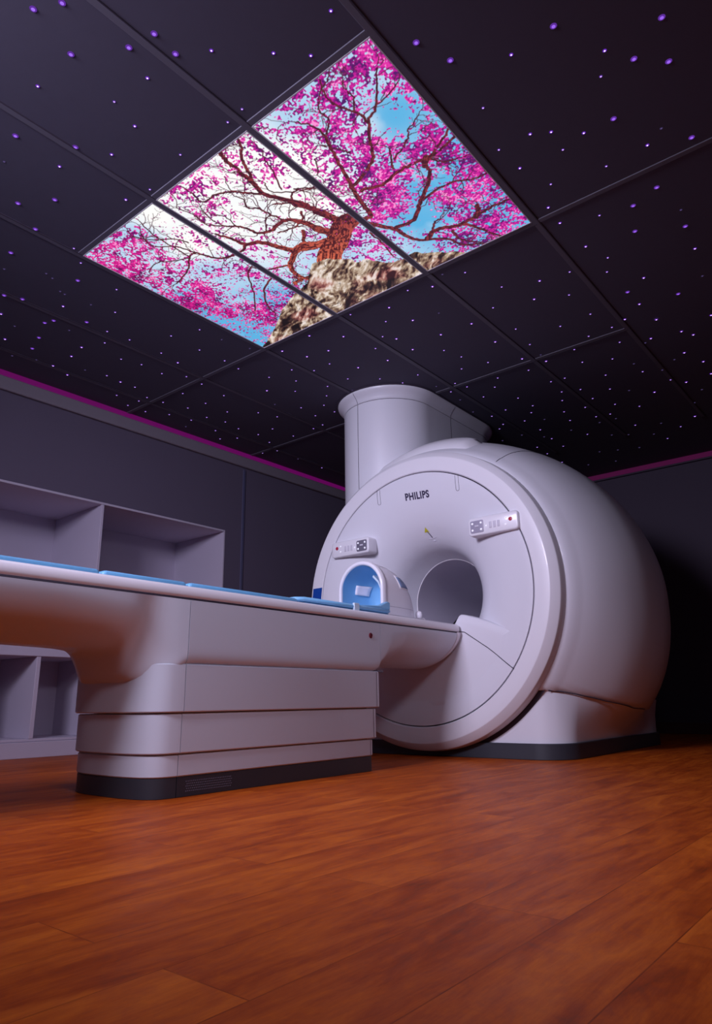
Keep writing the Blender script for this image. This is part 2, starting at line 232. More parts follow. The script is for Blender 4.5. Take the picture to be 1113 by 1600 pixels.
BRANCHES = [([(2.071, 1.728), (1.939, 1.766), (1.848, 1.782), (1.775, 1.823), (1.693, 1.865), (1.614, 1.852), (1.548, 1.849), (1.47, 1.844), (1.421, 1.827)], 0.0285, 0.0164), ([(1.614, 1.852), (1.558, 1.818), (1.501, 1.789), (1.458, 1.747), (1.415, 1.718)], 0.0156, 0.01), ([(1.686, 1.873), (1.637, 1.92), (1.588, 1.967), (1.563, 2.028), (1.551, 2.107), (1.495, 2.098), (1.427, 2.103)], 0.0131, 0.0055), ([(2.073, 1.79), (2.012, 1.836), (1.935, 1.865), (1.87, 1.918), (1.879, 2.017), (1.848, 2.078), (1.78, 2.096), (1.72, 2.154), (1.66, 2.211)], 0.0296, 0.0062), ([(1.87, 1.918), (1.803, 1.938), (1.744, 1.949), (1.706, 1.982), (1.659, 1.96), (1.619, 1.974)], 0.0111, 0.0049), ([(2.101, 1.859), (2.089, 1.952), (2.051, 2.037), (1.982, 2.077), (1.908, 2.111), (1.87, 2.181), (1.812, 2.197), (1.729, 2.23)], 0.0441, 0.0118), ([(1.87, 2.181), (1.891, 2.237), (1.868, 2.347), (1.805, 2.392), (1.752, 2.413), (1.762, 2.471), (1.816, 2.551), (1.851, 2.693)], 0.0159, 0.0072), ([(1.752, 2.413), (1.668, 2.444), (1.618, 2.502), (1.572, 2.529), (1.496, 2.49)], 0.0093, 0.0053), ([(2.064, 2.035), (2.124, 2.133), (2.198, 2.165), (2.266, 2.148)], 0.0329, 0.018), ([(2.124, 2.133), (2.096, 2.195), (2.072, 2.253), (2.014, 2.291)], 0.0143, 0.0079), ([(1.848, 1.782), (1.803, 1.823), (1.763, 1.882)], 0.0114, 0.0076), ([(1.8, 1.805), (1.766, 1.758), (1.794, 1.704), (1.803, 1.672)], 0.0091, 0.0057), ([(1.759, 1.765), (1.702, 1.833), (1.646, 1.816)], 0.0071, 0.0047), ([(1.724, 1.786), (1.625, 1.739), (1.572, 1.724), (1.519, 1.694)], 0.0074, 0.0042), ([(1.996, 2.254), (2.038, 2.352), (2.169, 2.452), (2.295, 2.581)], 0.0098, 0.0065), ([(2.142, 2.292), (2.19, 2.395), (2.313, 2.489), (2.387, 2.51)], 0.0119, 0.0068), ([(1.747, 2.46), (1.612, 2.457), (1.53, 2.45), (1.466, 2.427)], 0.0083, 0.0055), ([(1.682, 2.375), (1.617, 2.412), (1.566, 2.484), (1.489, 2.536)], 0.0083, 0.0055), ([(1.762, 2.471), (1.726, 2.541), (1.678, 2.625), (1.7, 2.716)], 0.008, 0.0053), ([(1.878, 1.825), (1.918, 1.849), (1.932, 1.906)], 0.0125, 0.0069), ([(1.976, 1.904), (2.039, 1.957), (2.075, 1.968)], 0.0194, 0.0125), ([(1.66, 2.211), (1.576, 2.203), (1.502, 2.221)], 0.0074, 0.0049), ([(1.72, 2.154), (1.649, 2.165), (1.584, 2.148)], 0.0074, 0.0049), ([(1.771, 2.118), (1.679, 2.106), (1.629, 2.141)], 0.0062, 0.0049), ([(1.865, 2.033), (1.81, 1.976), (1.803, 1.938)], 0.0066, 0.0053), ([(1.911, 2.005), (1.929, 1.933), (1.945, 1.89)], 0.0097, 0.0069), ([(2.067, 1.686), (2.12, 1.648), (2.187, 1.607), (2.248, 1.573), (2.323, 1.561), (2.393, 1.517), (2.457, 1.429), (2.551, 1.385), (2.609, 1.305)], 0.0304, 0.0089), ([(2.064, 1.69), (2.104, 1.608), (2.025, 1.585), (1.933, 1.562), (1.852, 1.532), (1.76, 1.503), (1.688, 1.477), (1.605, 1.451), (1.547, 1.469), (1.504, 1.499)], 0.0255, 0.0049), ([(1.905, 1.552), (1.889, 1.488), (1.841, 1.389), (1.76, 1.337), (1.685, 1.289), (1.63, 1.289), (1.581, 1.314), (1.538, 1.333), (1.48, 1.326), (1.427, 1.3)], 0.017, 0.005), ([(1.685, 1.289), (1.652, 1.23), (1.587, 1.169), (1.52, 1.119)], 0.0119, 0.0046), ([(1.625, 1.445), (1.581, 1.394), (1.528, 1.393), (1.481, 1.355), (1.45, 1.288), (1.423, 1.248)], 0.0077, 0.0039), ([(1.947, 1.535), (1.977, 1.446), (1.963, 1.352), (1.971, 1.254), (1.979, 1.17), (1.955, 1.081), (1.948, 1.046)], 0.017, 0.0091), ([(2.241, 1.568), (2.245, 1.467), (2.175, 1.387), (2.104, 1.298), (2.044, 1.246), (2.0, 1.24), (1.977, 1.191), (1.941, 1.124), (1.897, 1.055)], 0.0229, 0.0083), ([(2.01, 1.247), (1.976, 1.229), (1.967, 1.212)], 0.0249, 0.0125), ([(2.169, 1.371), (2.152, 1.283), (2.163, 1.198), (2.201, 1.131), (2.205, 1.047)], 0.014, 0.0075), ([(2.4, 1.496), (2.373, 1.426), (2.408, 1.348), (2.415, 1.267), (2.408, 1.228), (2.402, 1.166), (2.409, 1.09), (2.402, 1.043)], 0.0265, 0.008), ([(2.422, 1.307), (2.491, 1.275), (2.562, 1.242), (2.613, 1.221)], 0.0166, 0.0083), ([(1.935, 1.355), (1.892, 1.329), (1.835, 1.303)], 0.0097, 0.0054), ([(1.895, 1.325), (1.853, 1.227), (1.813, 1.188), (1.782, 1.124)], 0.0088, 0.0039), ([(2.366, 1.447), (2.322, 1.4), (2.323, 1.375)], 0.0119, 0.0066), ([(2.429, 1.373), (2.486, 1.383), (2.543, 1.355), (2.594, 1.309)], 0.0135, 0.0075), ([(1.642, 1.211), (1.634, 1.143), (1.602, 1.079)], 0.0064, 0.0037), ([(1.611, 1.295), (1.564, 1.257), (1.51, 1.26), (1.479, 1.239)], 0.0073, 0.0037), ([(2.415, 1.243), (2.382, 1.212), (2.352, 1.201)], 0.0241, 0.0197), ([(1.757, 1.747), (1.79, 1.698), (1.827, 1.665)], 0.0091, 0.0057), ([(1.69, 1.566), (1.736, 1.589), (1.762, 1.618)], 0.0068, 0.0045), ([(1.753, 1.436), (1.72, 1.457), (1.677, 1.48), (1.655, 1.496)], 0.0079, 0.0045), ([(1.991, 1.211), (2.032, 1.183), (2.058, 1.133), (2.073, 1.078)], 0.0083, 0.0042), ([(2.221, 1.963), (2.174, 1.906), (2.131, 1.824), (2.073, 1.74), (2.061, 1.694)], 0.1231, 0.0972), ([(2.065, 1.677), (2.044, 1.714), (2.014, 1.737), (1.94, 1.754), (1.878, 1.78), (1.823, 1.811)], 0.0473, 0.0237), ([(2.093, 1.792), (2.032, 1.838), (1.956, 1.853), (1.898, 1.885)], 0.0444, 0.0222), ([(2.151, 1.827), (2.106, 1.905), (2.055, 1.978), (2.058, 2.042)], 0.0606, 0.0375), ([(2.191, 1.677), (2.279, 1.677), (2.4, 1.698)], 0.0105, 0.0066), ([(2.25, 2.229), (2.251, 2.165), (2.252, 2.133)], 0.0231, 0.0148), ([(2.206, 2.187), (2.251, 2.181)], 0.0159, 0.0127)]
ROCK = [(2.612, 2.865), (2.487, 2.617), (2.38, 2.45), (2.314, 2.278), (2.278, 2.16), (2.192, 2.052), (2.205, 1.949), (2.273, 1.886), (2.355, 1.805), (2.438, 1.741), (2.452, 1.637), (2.45, 1.609), (2.515, 1.518), (2.604, 1.405), (2.745, 1.448), (3.093, 2.487)]
DENS = [(1.47, 1.118, 0.9), (1.538, 1.275, 0.8), (1.584, 1.442, 0.6), (1.471, 1.484, 0.5), (1.474, 1.572, 0.4), (1.712, 1.594, 0.4), (1.687, 1.467, 0.75), (1.726, 1.184, 0.05), (1.738, 1.238, 0.1), (1.768, 1.156, 0.1), (1.585, 1.137, 0.6), (1.733, 1.108, 0.5), (1.772, 1.342, 0.9), (1.955, 1.418, 0.9), (1.83, 1.454, 0.85), (1.926, 1.236, 0.85), (2.083, 1.295, 0.25), (2.126, 1.275, 0.2), (2.266, 1.453, 0.05), (2.345, 1.532, 0.1), (2.193, 1.254, 0.9), (2.136, 1.095, 0.8), (1.981, 1.12, 0.7), (2.408, 1.123, 0.7), (2.522, 1.119, 0.8), (2.486, 1.367, 0.7), (2.485, 1.23, 0.8), (2.387, 1.592, 0.3), (1.944, 1.547, 0.6), (2.078, 1.511, 0.8), (1.826, 1.626, 0.5), (1.895, 1.726, 0.3), (1.774, 1.688, 0.15), (1.456, 1.714, 0.5), (1.537, 1.747, 0.45), (1.635, 1.738, 0.5), (1.454, 1.845, 0.4), (1.459, 2.058, 0.5), (1.579, 2.036, 0.45), (1.704, 2.012, 0.0), (1.722, 1.867, 0.0), (1.784, 2.016, 0.02), (1.875, 1.944, 0.1), (1.841, 2.122, 0.2), (1.784, 1.735, 0.3), (1.667, 2.187, 0.25), (2.192, 1.711, 0.6), (2.326, 1.7, 0.6), (2.387, 1.667, 0.4), (2.08, 2.064, 0.2), (2.172, 2.199, 0.3), (1.454, 2.795, 0.8), (1.499, 2.593, 0.6), (1.485, 2.367, 0.1), (1.615, 2.607, 0.6), (1.643, 2.815, 0.75), (1.685, 2.449, 0.25), (1.796, 2.395, 0.35), (1.981, 2.421, 0.4), (1.803, 2.714, 0.5), (1.999, 2.757, 0.9), (2.129, 2.701, 0.8), (2.31, 2.695, 0.6), (2.191, 2.832, 0.35), (2.379, 2.829, 0.3), (2.358, 2.535, 0.8), (2.272, 2.346, 0.6), (2.16, 2.476, 0.4), (2.543, 2.813, 0.2)]
SKY = [(1.472, 2.349, 0), (1.713, 1.939, 0), (1.732, 2.044, 0), (1.611, 1.713, 0), (1.499, 1.899, 0), (1.895, 1.726, 0), (1.653, 1.61, 0), (1.695, 2.364, 0), (1.815, 1.883, 0), (2.165, 1.888, 1), (2.326, 1.7, 1), (1.494, 1.457, 1), (1.502, 2.518, 1), (1.917, 2.495, 1), (1.474, 2.771, 1), (1.519, 1.383, 1), (1.679, 1.331, 1), (1.718, 1.193, 2), (2.099, 1.306, 2), (2.274, 1.476, 2), (2.446, 1.143, 2), (2.504, 2.799, 2), (2.215, 2.804, 2), (2.038, 2.808, 2), (1.497, 1.241, 1), (2.072, 1.117, 2), (1.433, 1.088, 1), (2.359, 2.435, 2)]
def lat(seed):
    rs = np.random.RandomState(seed); return rs.rand(257, 257)
def vn(X, Y, s, seed):
    t = lat(seed); x = X/s+37.3; y = Y/s+71.9; xi = np.floor(x).astype(int); yi = np.floor(y).astype(int); fx = x-xi; fy = y-yi
    fx = fx*fx*(3-2*fx); fy = fy*fy*(3-2*fy); a = lambda i, j: t[(xi+i) % 257, (yi+j) % 257]
    return (a(0, 0)*(1-fx)+a(1, 0)*fx)*(1-fy)+(a(0, 1)*(1-fx)+a(1, 1)*fx)*fy
def fb(X, Y, s, seed, o=3, g=.55):
    v = 0; w = 1; tt = 0
    for i in range(o): v = v+w*vn(X+i*.13, Y-i*.07, s/2**i, seed+i); tt += w; w *= g
    return v/tt
def idw(X, Y, pts, vals, p=3.0):
    num = 0; den = 0
    for (x, y), v in zip(pts, vals):
        w = 1/((X-x)**2+(Y-y)**2+.0006)**(p/2); num = num+w[..., None]*np.array(v); den = den+w
    return num/den[..., None]
def sg(*c): return np.array(srgb(c))
rnd = random.Random(4)
twigs = []
def wob(pts, w0, w1):
    P = [np.array(p) for p in pts]; out = []
    for i in range(len(P)-1):       # catmull-rom
        p0, p1, p2, p3 = P[max(i-1, 0)], P[i], P[i+1], P[min(i+2, len(P)-1)]
        for t in np.linspace(0, 1, 7)[:-1]:
            q = .5*((2*p1)+(-p0+p2)*t+(2*p0-5*p1+4*p2-p3)*t*t+(-p0+3*p1-3*p2+p3)*t**3)
            out.append(q+np.array([rnd.gauss(0, .0022), rnd.gauss(0, .0022)]))
    out.append(P[-1]); n = len(out)
    return [(out[i], out[i+1], w0+(w1-w0)*i/n, w0+(w1-w0)*(i+1)/n) for i in range(n-1)]
SEG = []
def grow(p, ang, w, left, depth):
    while left > 0 and w > .0014:
        ang += rnd.gauss(0, .42); st = .018; q = p+st*np.array([math.cos(ang), math.sin(ang)])
        twigs.append((p, q, w, w*.93)); p = q; w *= .93; left -= st
        if rnd.random() < .3 and depth < 3: grow(p, ang+rnd.choice((-1, 1))*rnd.uniform(.5, 1.1), w*.75, left*.6, depth+1)
for pts, w0, w1 in BRANCHES:
    sg_ = wob(pts, w0, w1); SEG += sg_
    for a, b, wa, wb in sg_[2:]:
        if wa < .035 and rnd.random() < .13:
            dd = b-a; grow(b, math.atan2(dd[1], dd[0])+rnd.choice((-1, 1))*rnd.uniform(.5, 1.2), min(.0048, wa*.55), rnd.uniform(.06, .2), 0)
    a, b, wa, wb = sg_[-1]; dd = b-a
    for k in range(1): grow(b, math.atan2(dd[1], dd[0])+rnd.uniform(-.5, .5), min(.005, wb*.8), .16, 0)
def inpoly(X, Y, P):
    r = np.zeros(X.shape, bool); n = len(P)
    for i in range(n):
        x1, y1 = P[i]; x2, y2 = P[(i+1) % n]
        if y1 == y2: continue
        c = ((Y < y1) != (Y < y2)) & (X < (x2-x1)*(Y-y1)/(y2-y1)+x1); r ^= c
    return r
def picture(X, Y):
    st = [sg(255, 255, 252), sg(176, 212, 240), sg(92, 180, 228)]
    sky = idw(X, Y, [(a, b) for a, b, c in SKY], [st[c] for a, b, c in SKY], 3.2)
    cl = fb(X, Y, .16, 5, 4)[..., None]; sky = sky*(1-.55*np.clip((cl-.5)*2.4, 0, 1))+.55*np.clip((cl-.5)*2.4, 0, 1)*sg(225, 238, 250)
    den = idw(X, Y, [(a, b) for a, b, c in DENS], [(c,) for a, b, c in DENS], 3.6)[..., 0]
    col = sky.copy()
    # distant blossom, then near blossom
    n1 = .26*fb(X, Y, .075, 11, 2)+.34*fb(X, Y, .024, 21, 2)+.40*vn(X, Y, .0078, 31)
    rk = lambda v: (v-v.mean())/v.std()
    n1 = rk(n1); thr = 1.8-3.1*den
    k1 = n1 > thr
    hue = fb(X, Y, .05, 51, 3); hf = vn(X, Y, .0065, 61); pur = np.clip((X*-1.0+Y*0+2.1)*1.0, 0, 1)
    pal = [sg(84, 18, 104), sg(132, 18, 122), sg(190, 24, 150), sg(228, 50, 168), sg(250, 150, 214)]
    q = np.clip(.6*rk(hf)+.55*rk(hue)+.3*(1-den), -2, 2); idx = np.digitize(q, [-1.0, -.35, .55, 1.35])
    bl = np.array(pal)[idx]
    pinker = np.clip((Y-2.2)*1.8, 0, 1)[..., None]
    bl = bl*(1-.45*pinker)+.45*pinker*np.array([sg(120, 8, 70), sg(170, 10, 96), sg(214, 14, 112), sg(236, 44, 128), sg(250, 130, 190)])[idx]
    col[k1] = bl[k1]
    # branches under a sprinkle of blossom
    def draw(segs, shade):
        for a, b, wa, wb in segs:
            R = max(wa, wb)/2+.004
            x0, x1 = min(a[0], b[0])-R, max(a[0], b[0])+R; y0, y1 = min(a[1], b[1])-R, max(a[1], b[1])+R
            i = np.where((X[:, 0] >= x0) & (X[:, 0] <= x1))[0]; j = np.where((Y[0] >= y0) & (Y[0] <= y1))[0]
            if not len(i) or not len(j): continue
            sl = (slice(i[0], i[-1]+1), slice(j[0], j[-1]+1)); xx, yy = X[sl], Y[sl]
            d = b-a; L2 = d@d+1e-12; t = np.clip(((xx-a[0])*d[0]+(yy-a[1])*d[1])/L2, 0, 1)
            sd = ((xx-a[0])*d[1]-(yy-a[1])*d[0])/math.sqrt(L2)
            ds = np.hypot(xx-a[0]-t*d[0], yy-a[1]-t*d[1]); w = (wa+(wb-wa)*t)/2
            al = np.clip((w-ds)/.0016+.6, 0, 1)[..., None]
            c = shade(xx, yy, np.clip(sd/np.maximum(w, .0015), -1, 1), w, vn(sd+xx*.15, t*math.sqrt(L2)*.22+a[0]*2, .0052, 97)[..., None])
            col[sl] = col[sl]*(1-al)+c*al
    draw(twigs, lambda x, y, s, w, gr: np.ones(x.shape+(1,))*sg(88, 32, 58))
    n2 = rk(.5*fb(X, Y, .03, 71, 2)+.5*vn(X, Y, .008, 81)); k2 = n2 > 2.6-1.9*den; col[k2] = bl[k2]
    def bark(x, y, s, w, gr):
        ctr = np.clip(1-np.hypot(x-2.27, y-1.98)/.42, 0, 1)[..., None]
        g = vn(x*1.0, y*1.0, .006, 91)[..., None]*.6+vn(x, y, .012, 93)[..., None]*.4
        lit = np.clip(.55-.5*s, 0, 1)[..., None]
        c0 = sg(64, 18, 34)*(1-ctr)+sg(84, 20, 16)*ctr; c1 = sg(138, 46, 54)*(1-ctr)+sg(240, 116, 82)*ctr
        k = np.clip(lit*.6+(gr-.5)*2.2+(g-.5)*1.2+.0, 0, 1)*np.clip(w/.008, .25, 1)[..., None]
        return c0*(1-k)+c1*k
    order = sorted(SEG, key=lambda q: q[2]); draw(order, bark)
    n3 = rk(.6*fb(X, Y, .02, 171, 2)+.4*vn(X, Y, .008, 181)); k3 = n3 > 2.8-1.2*den; col[k3] = bl[k3]
    # rock
    wx = .018*(fb(X, Y, .06, 101, 2)-.5)
    ro = inpoly(X+wx*2, Y+wx*2, [(a, b) for a, b in ROCK])
    u = X*.55+Y*.83; v = -X*.83+Y*.55
    g1 = fb(u*.22+.05*fb(X, Y, .1, 111, 2), v+.09*fb(X, Y, .12, 113, 2), .026, 121, 4, .62); g2 = fb(u*.5, v, .012, 131, 2); g3 = fb(X, Y, .09, 141, 3)
    q = rk(g1)*.75+rk(g2)*.35+rk(g3)*.6-.12
    tb = idw(X, Y, [(2.5, 1.5), (2.5, 2.0), (2.55, 2.6), (2.3, 2.35)], [(1,), (.2,), (0,), (.5,)])
    ramp = lambda q, cs, ps: np.stack([np.interp(q, ps, [c[i] for c in cs]) for i in range(3)], -1)
    rc = ramp(q, [sg(18, 10, 12), sg(78, 50, 44), sg(146, 118, 96), sg(196, 174, 152), sg(236, 222, 214)], [-1.7, -.75, 0, .7, 1.6])
    cr_ = np.clip(1-np.abs(fb(u*.3+.05*g3, v+.07*g3, .045, 161, 3)-.5)/.018, 0, 1)[..., None]; rc = rc*(1-.8*cr_)+.8*cr_*sg(30, 14, 16)
    red = ramp(q, [sg(60, 16, 20), sg(150, 80, 80), sg(200, 140, 130), sg(232, 208, 206)], [-1.5, -.4, .4, 1.4])
    m_ = np.clip(rk(fb(X, Y, .14, 151, 2))*.8, 0, 1)[..., None]*.7; rc = rc*(1-m_)+red*m_
    col[ro] = rc[ro]
    return np.clip(col, 0, 1)
pm = bpy.data.materials.new('backlit_picture_film'); pm.use_nodes = True
nt = pm.node_tree; b = nt.nodes['Principled BSDF']; at = nt.nodes.new('ShaderNodeAttribute'); at.attribute_name = 'picture'
b.inputs['Base Color'].default_value = (.02, .02, .02, 1); b.inputs['Roughness'].default_value = .6
nt.links.new(at.outputs['Color'], b.inputs['Emission Color']); b.inputs['Emission Strength'].default_value = 1.0
descs = ['backlit ceiling panel nearest the column side with blue sky, pink blossom and long branches',
         'middle backlit ceiling panel with the red tree trunk, white sun glow and pale rock',
         'backlit ceiling panel nearest the left wall with pink twigs, blue corner and rock edge']
for k in range(3):
    x0, x1, y0, y1 = xs[0]+B+.002, xs[1]-B-.002, ys[k]+B+.001, ys[k+1]-B-.001
    r = empty('ceiling_picture_panel', ((x0+x1)/2, (y0+y1)/2, CEIL), descs[k], 'light panel', 'backlit ceiling picture panels')
    st = .0028; nx, ny = int((x1-x0)/st), int((y1-y0)/st)
    X, Y = np.meshgrid(np.linspace(x0, x1, nx), np.linspace(y0, y1, ny), indexing='ij')
    colr = picture(X, Y)
    me = bpy.data.meshes.new('picture_film'); V = np.stack([X, Y, np.full(X.shape, CEIL+.003)], -1).reshape(-1, 3)
    ii = np.arange(nx*ny).reshape(nx, ny); Q = np.stack([ii[:-1, :-1], ii[:-1, 1:], ii[1:, 1:], ii[1:, :-1]], -1).reshape(-1, 4)
    me.vertices.add(len(V)); me.vertices.foreach_set('co', V.ravel()); me.loops.add(Q.size); me.loops.foreach_set('vertex_index', Q.ravel())
    me.polygons.add(len(Q)); me.polygons.foreach_set('loop_start', np.arange(0, Q.size, 4)); me.polygons.foreach_set('loop_total', np.full(len(Q), 4))
    me.update(); ca = me.color_attributes.new('picture', 'FLOAT_COLOR', 'POINT')
    ca.data.foreach_set('color', np.concatenate([colr.reshape(-1, 3), np.ones((nx*ny, 1))], 1).ravel()); me.materials.append(pm)
    o = bpy.data.objects.new('picture_film', me); COL.objects.link(o); o.parent = r
    e = .0035
    boxes('edge_trim', [(x0-.001, x1+.001, y0-.001, y0+e, CEIL+.0005, CEIL+.006), (x0-.001, x1+.001, y1-e, y1+.001, CEIL+.0005, CEIL+.006),
                        (x0-.001, x0+e, y0+e, y1-e, CEIL+.0005, CEIL+.006), (x1-e, x1+.001, y0+e, y1-e, CEIL+.0005, CEIL+.006)], M['tbaredge'], r)
    adopt(r)

# ================================================================ MRI GANTRY
g = empty('mri_scanner', (4.2, YC, 0), 'large white ring-shaped scanner with round bore at the end of the patient table', 'scanner')
# rounded barrel body
BX = [3.43, 3.45, 3.48, 3.55, 3.65, 3.8, 4.0, 4.2, 4.4, 4.6, 4.8, 5.0, 5.12, 5.18, 5.20]
BR = [.80, .885, .915, .965, 1.01, 1.048, 1.072, 1.075, 1.062, 1.030, .978, .90, .82, .70, .55]
def Rb(x): return interp(x, BX, BR)
n = 144; rings = []
fx = list(np.linspace(3.43, 3.55, 7))+list(np.linspace(3.58, 5.0, 36))+list(np.linspace(5.03, 5.2, 10))
import itertools
# smooth the profile a little
def Rs(x): return sum(Rb(min(5.2, max(3.43, x+dx)))*w for dx, w in ((-.06, .2), (-.03, .2), (0, .2), (.03, .2), (.06, .2))) if 3.5 < x < 5.1 else Rb(x)
def bodypt(x, a, off=0):
    R = Rs(x)+off; c, s = math.cos(a), math.sin(a)
    nn = 2+.32*smooth((x-3.5)/.45) if s < 0 else 2; c, s = np.sign(c)*abs(c)**(2/nn), np.sign(s)*abs(s)**(2/nn)
    return (x, YC+R*c*(1+.035*smooth((x-3.5)/.6)), max(ZC+R*s, interp(x, [3.43, 3.55, 3.8, 4.1, 4.6, 5.2], [.350, .335, .285, .245, .225, .22])))
for x in fx: rings.append([bodypt(x, 2*math.pi*k/n) for k in range(n)])
loft('body_cover', rings, M['white'], g, caps=(False, True))
# front ring
lathe('front_ring', [(3.40, .745), (3.362, .7465), (3.354, .749), (3.3502, .754), (3.3500, .79), (3.3500, .833), (3.3508, .836), (3.3525, .839), (3.388, .8715), (3.391, .8745), (3.395, .876), (3.45, .881), (3.4545, .880), (3.456, .876), (3.456, .86), (3.456, .78)], M['ringwhite'], g, auto=28)
lathe('ring_gap', [(3.44, .868), (3.47, .872), (3.475, .90)], M['dark'], g)
lathe('ring_gap', [(3.36, .738), (3.375, .7425), (3.36, .750)], M['dark'], g)
# front panel flaring into the bore
def xf(r): return interp(r, [.268, .272, .278, .288, .305, .335, .375, .43, .50, .58, .66, .70, .735, .742], [3.82, 3.77, 3.72, 3.67, 3.605, 3.545, 3.495, 3.447, 3.408, 3.378, 3.361, 3.356, 3.352, 3.356])
def xfs(r): return sum(xf(min(.742, max(.268, r+d)))*w for d, w in ((-.03, .1), (-.02, .15), (-.01, .15), (0, .2), (.01, .15), (.02, .15), (.03, .1)))
pr = [(3.38, .7425)]+[(xfs(q), q) for q in np.concatenate([np.linspace(.741, .36, 40), np.linspace(.35, .2685, 22)])]
lathe('front_panel', pr, M['white'], g, auto=60)
x0_ = xfs(.2685)
lathe('bore_liner', [(x0_+.004, .275), (x0_+.004, .269), (x0_+.012, .266), (4.4, .266), (5.19, .266)], M['bore'], g, auto=20)
lathe('bore_edge', [(x0_-.006, .2690), (x0_-.003, .2655), (x0_+.004, .2655), (x0_+.006, .2690)], M['rail'], g)
# apron closing the lower part of the bore mouth
top = [(2.065, .690), (2.035, .725), (2.010, .762), (2.004, .766), (1.985, .763), (1.882, .731), (1.80, .700), (1.739, .674), (1.66, .640), (1.64, .60)]
near = [(2.13, .69)]+top+[(1.66, .55), (1.73, .46), (1.84, .36), (2.02, .28), (2.29, .26)]
pol = near+[(2*YC-y, z) for y, z in reversed(near[:-1])]
def prism_x(name, P, xa, xb, m, parent, bevel=0, ctr=None, xfun=None):
    k = len(P); vs = [((xfun(y, z) if xfun else xa), y, z) for y, z in P]+[(xb, y, z) for y, z in P]
    fs = [tuple(range(k)), tuple(range(k, 2*k))]+[(i, (i+1) % k, (i+1) % k+k, i+k) for i in range(k)]
    o = meshobj(name, vs, fs, m, parent, bevel=bevel, seg=3); return o
vs = []; fs = []
R_ = 10; P = [(2.29, .52)]
k = len(pol)
cx0, cy0 = 2.29, .50
def apx(y, z):
    r = math.hypot(y-YC, z-ZC); return min(3.372, xfs(max(.27, min(.74, r)))+.002)
ringsA = []
for s in np.linspace(1, .05, 8): ringsA.append([(apx(cx0+(y-cx0)*s, cy0+(z-cy0)*s), cx0+(y-cx0)*s, cy0+(z-cy0)*s) for y, z in pol])
ringsA = [[(3.47, y, z) for y, z in pol], [(3.392, y, z) for y, z in pol], [(apx(y, z)+.006, cx0+(y-cx0)*.994, cy0+(z-cy0)*.994) for y, z in pol]]+[[(p[0], p[1], p[2]) for p in rr] for rr in [[(apx(cx0+(y-cx0)*.975, cy0+(z-cy0)*.975), cx0+(y-cx0)*.975, cy0+(z-cy0)*.975) for y, z in pol]]+ringsA[1:]]
loft('bore_apron', ringsA, M['white'], g, auto=50)
# fine seams on the front panel
def onface(y, z, d=.0005): return (xfs(max(.27, min(.741, math.hypot(y-YC, z-ZC))))-d, y, z)
def seam(name, pts, rr=.0016, mm='dark', f=onface, parent=None):
    out = []
    for a, b in zip(pts[:-1], pts[1:]):
        for t in np.linspace(0, 1, 10)[:-1]: out.append((a[0]+(b[0]-a[0])*t, a[1]+(b[1]-a[1])*t))
    out.append(pts[-1]); return tube(name, [f(*p) for p in out], rr, M[mm], parent or g, n=6)
sp = [(2.03, .672), (2.01, .67), (1.985, .665), (1.845, .571), (1.693, .454), (1.685, .448)]
def onap(y, z): a = onface(y, z, .001); return (min(a[0], 3.3705), y, z)
seam('panel_seam', sp, .0022, f=onap); seam('panel_seam', [(2*YC-y, z) for y, z in sp], .0022, f=onap)
for yy, ls in ((1.972, 1), (2.549, 1)):
    w = .011; zt = ZC+math.sqrt(.742**2-(yy-YC)**2)
    pts = [(yy-w, zt)]+[(yy-w, zt-.085)]+[(yy-w*math.cos(a), zt-.085-w*math.sin(a)) for a in np.linspace(0, math.pi, 7)][1:-1]+[(yy+w, zt-.085), (yy+w, zt+.0)]
    seam('release_slot', pts, .0011)
# logo lettering
cu = bpy.data.curves.new('logo', 'FONT'); cu.body = 'PHILIPS'; cu.size = .062; cu.extrude = .0006; cu.offset = .0022; cu.space_character = 1.10
to = bpy.data.objects.new('logo', cu); COL.objects.link(to); bpy.context.view_layer.update()
me = bpy.data.meshes.new_from_object(to.evaluated_get(bpy.context.evaluated_depsgraph_get())); bpy.data.objects.remove(to)
co = np.array([v.co[:] for v in me.vertices]); wx_ = co[:, 0].max()-co[:, 0].min(); hx_ = co[:, 1].max()-co[:, 1].min()
for v in me.vertices:
    lx = (v.co.x-co[:, 0].min())/wx_*.174; ly = (v.co.y-co[:, 1].min())/hx_*.046
    y = 2.353-lx; z = 1.497+ly-.06*lx; v.co = onface(y, z, .0008+v.co.z)
me.materials.clear(); me.materials.append(M['ink'])
lo = bpy.data.objects.new('logo_lettering', me); COL.objects.link(lo); lo.parent = g; lo['label'] = 'dark lettering on the front panel'
# laser warning label
wl = meshobj('warning_label', [onface(2.290, 1.303, .002), onface(2.256, 1.300, .002), onface(2.271, 1.330, .002)], [(0, 1, 2)], M['yellow'], g); wl['label'] = 'yellow triangle label'
seam('laser_port', [(2.271, 1.308), (2.262, 1.292), (2.255, 1.272)], .0035, 'grey'); seam('laser_port', [(2.285, 1.268), (2.255, 1.266), (2.225, 1.270)], .002, 'keyplain')
seam('laser_port', [(2.262, 1.256), (2.245, 1.254)], .003, 'keyplain')
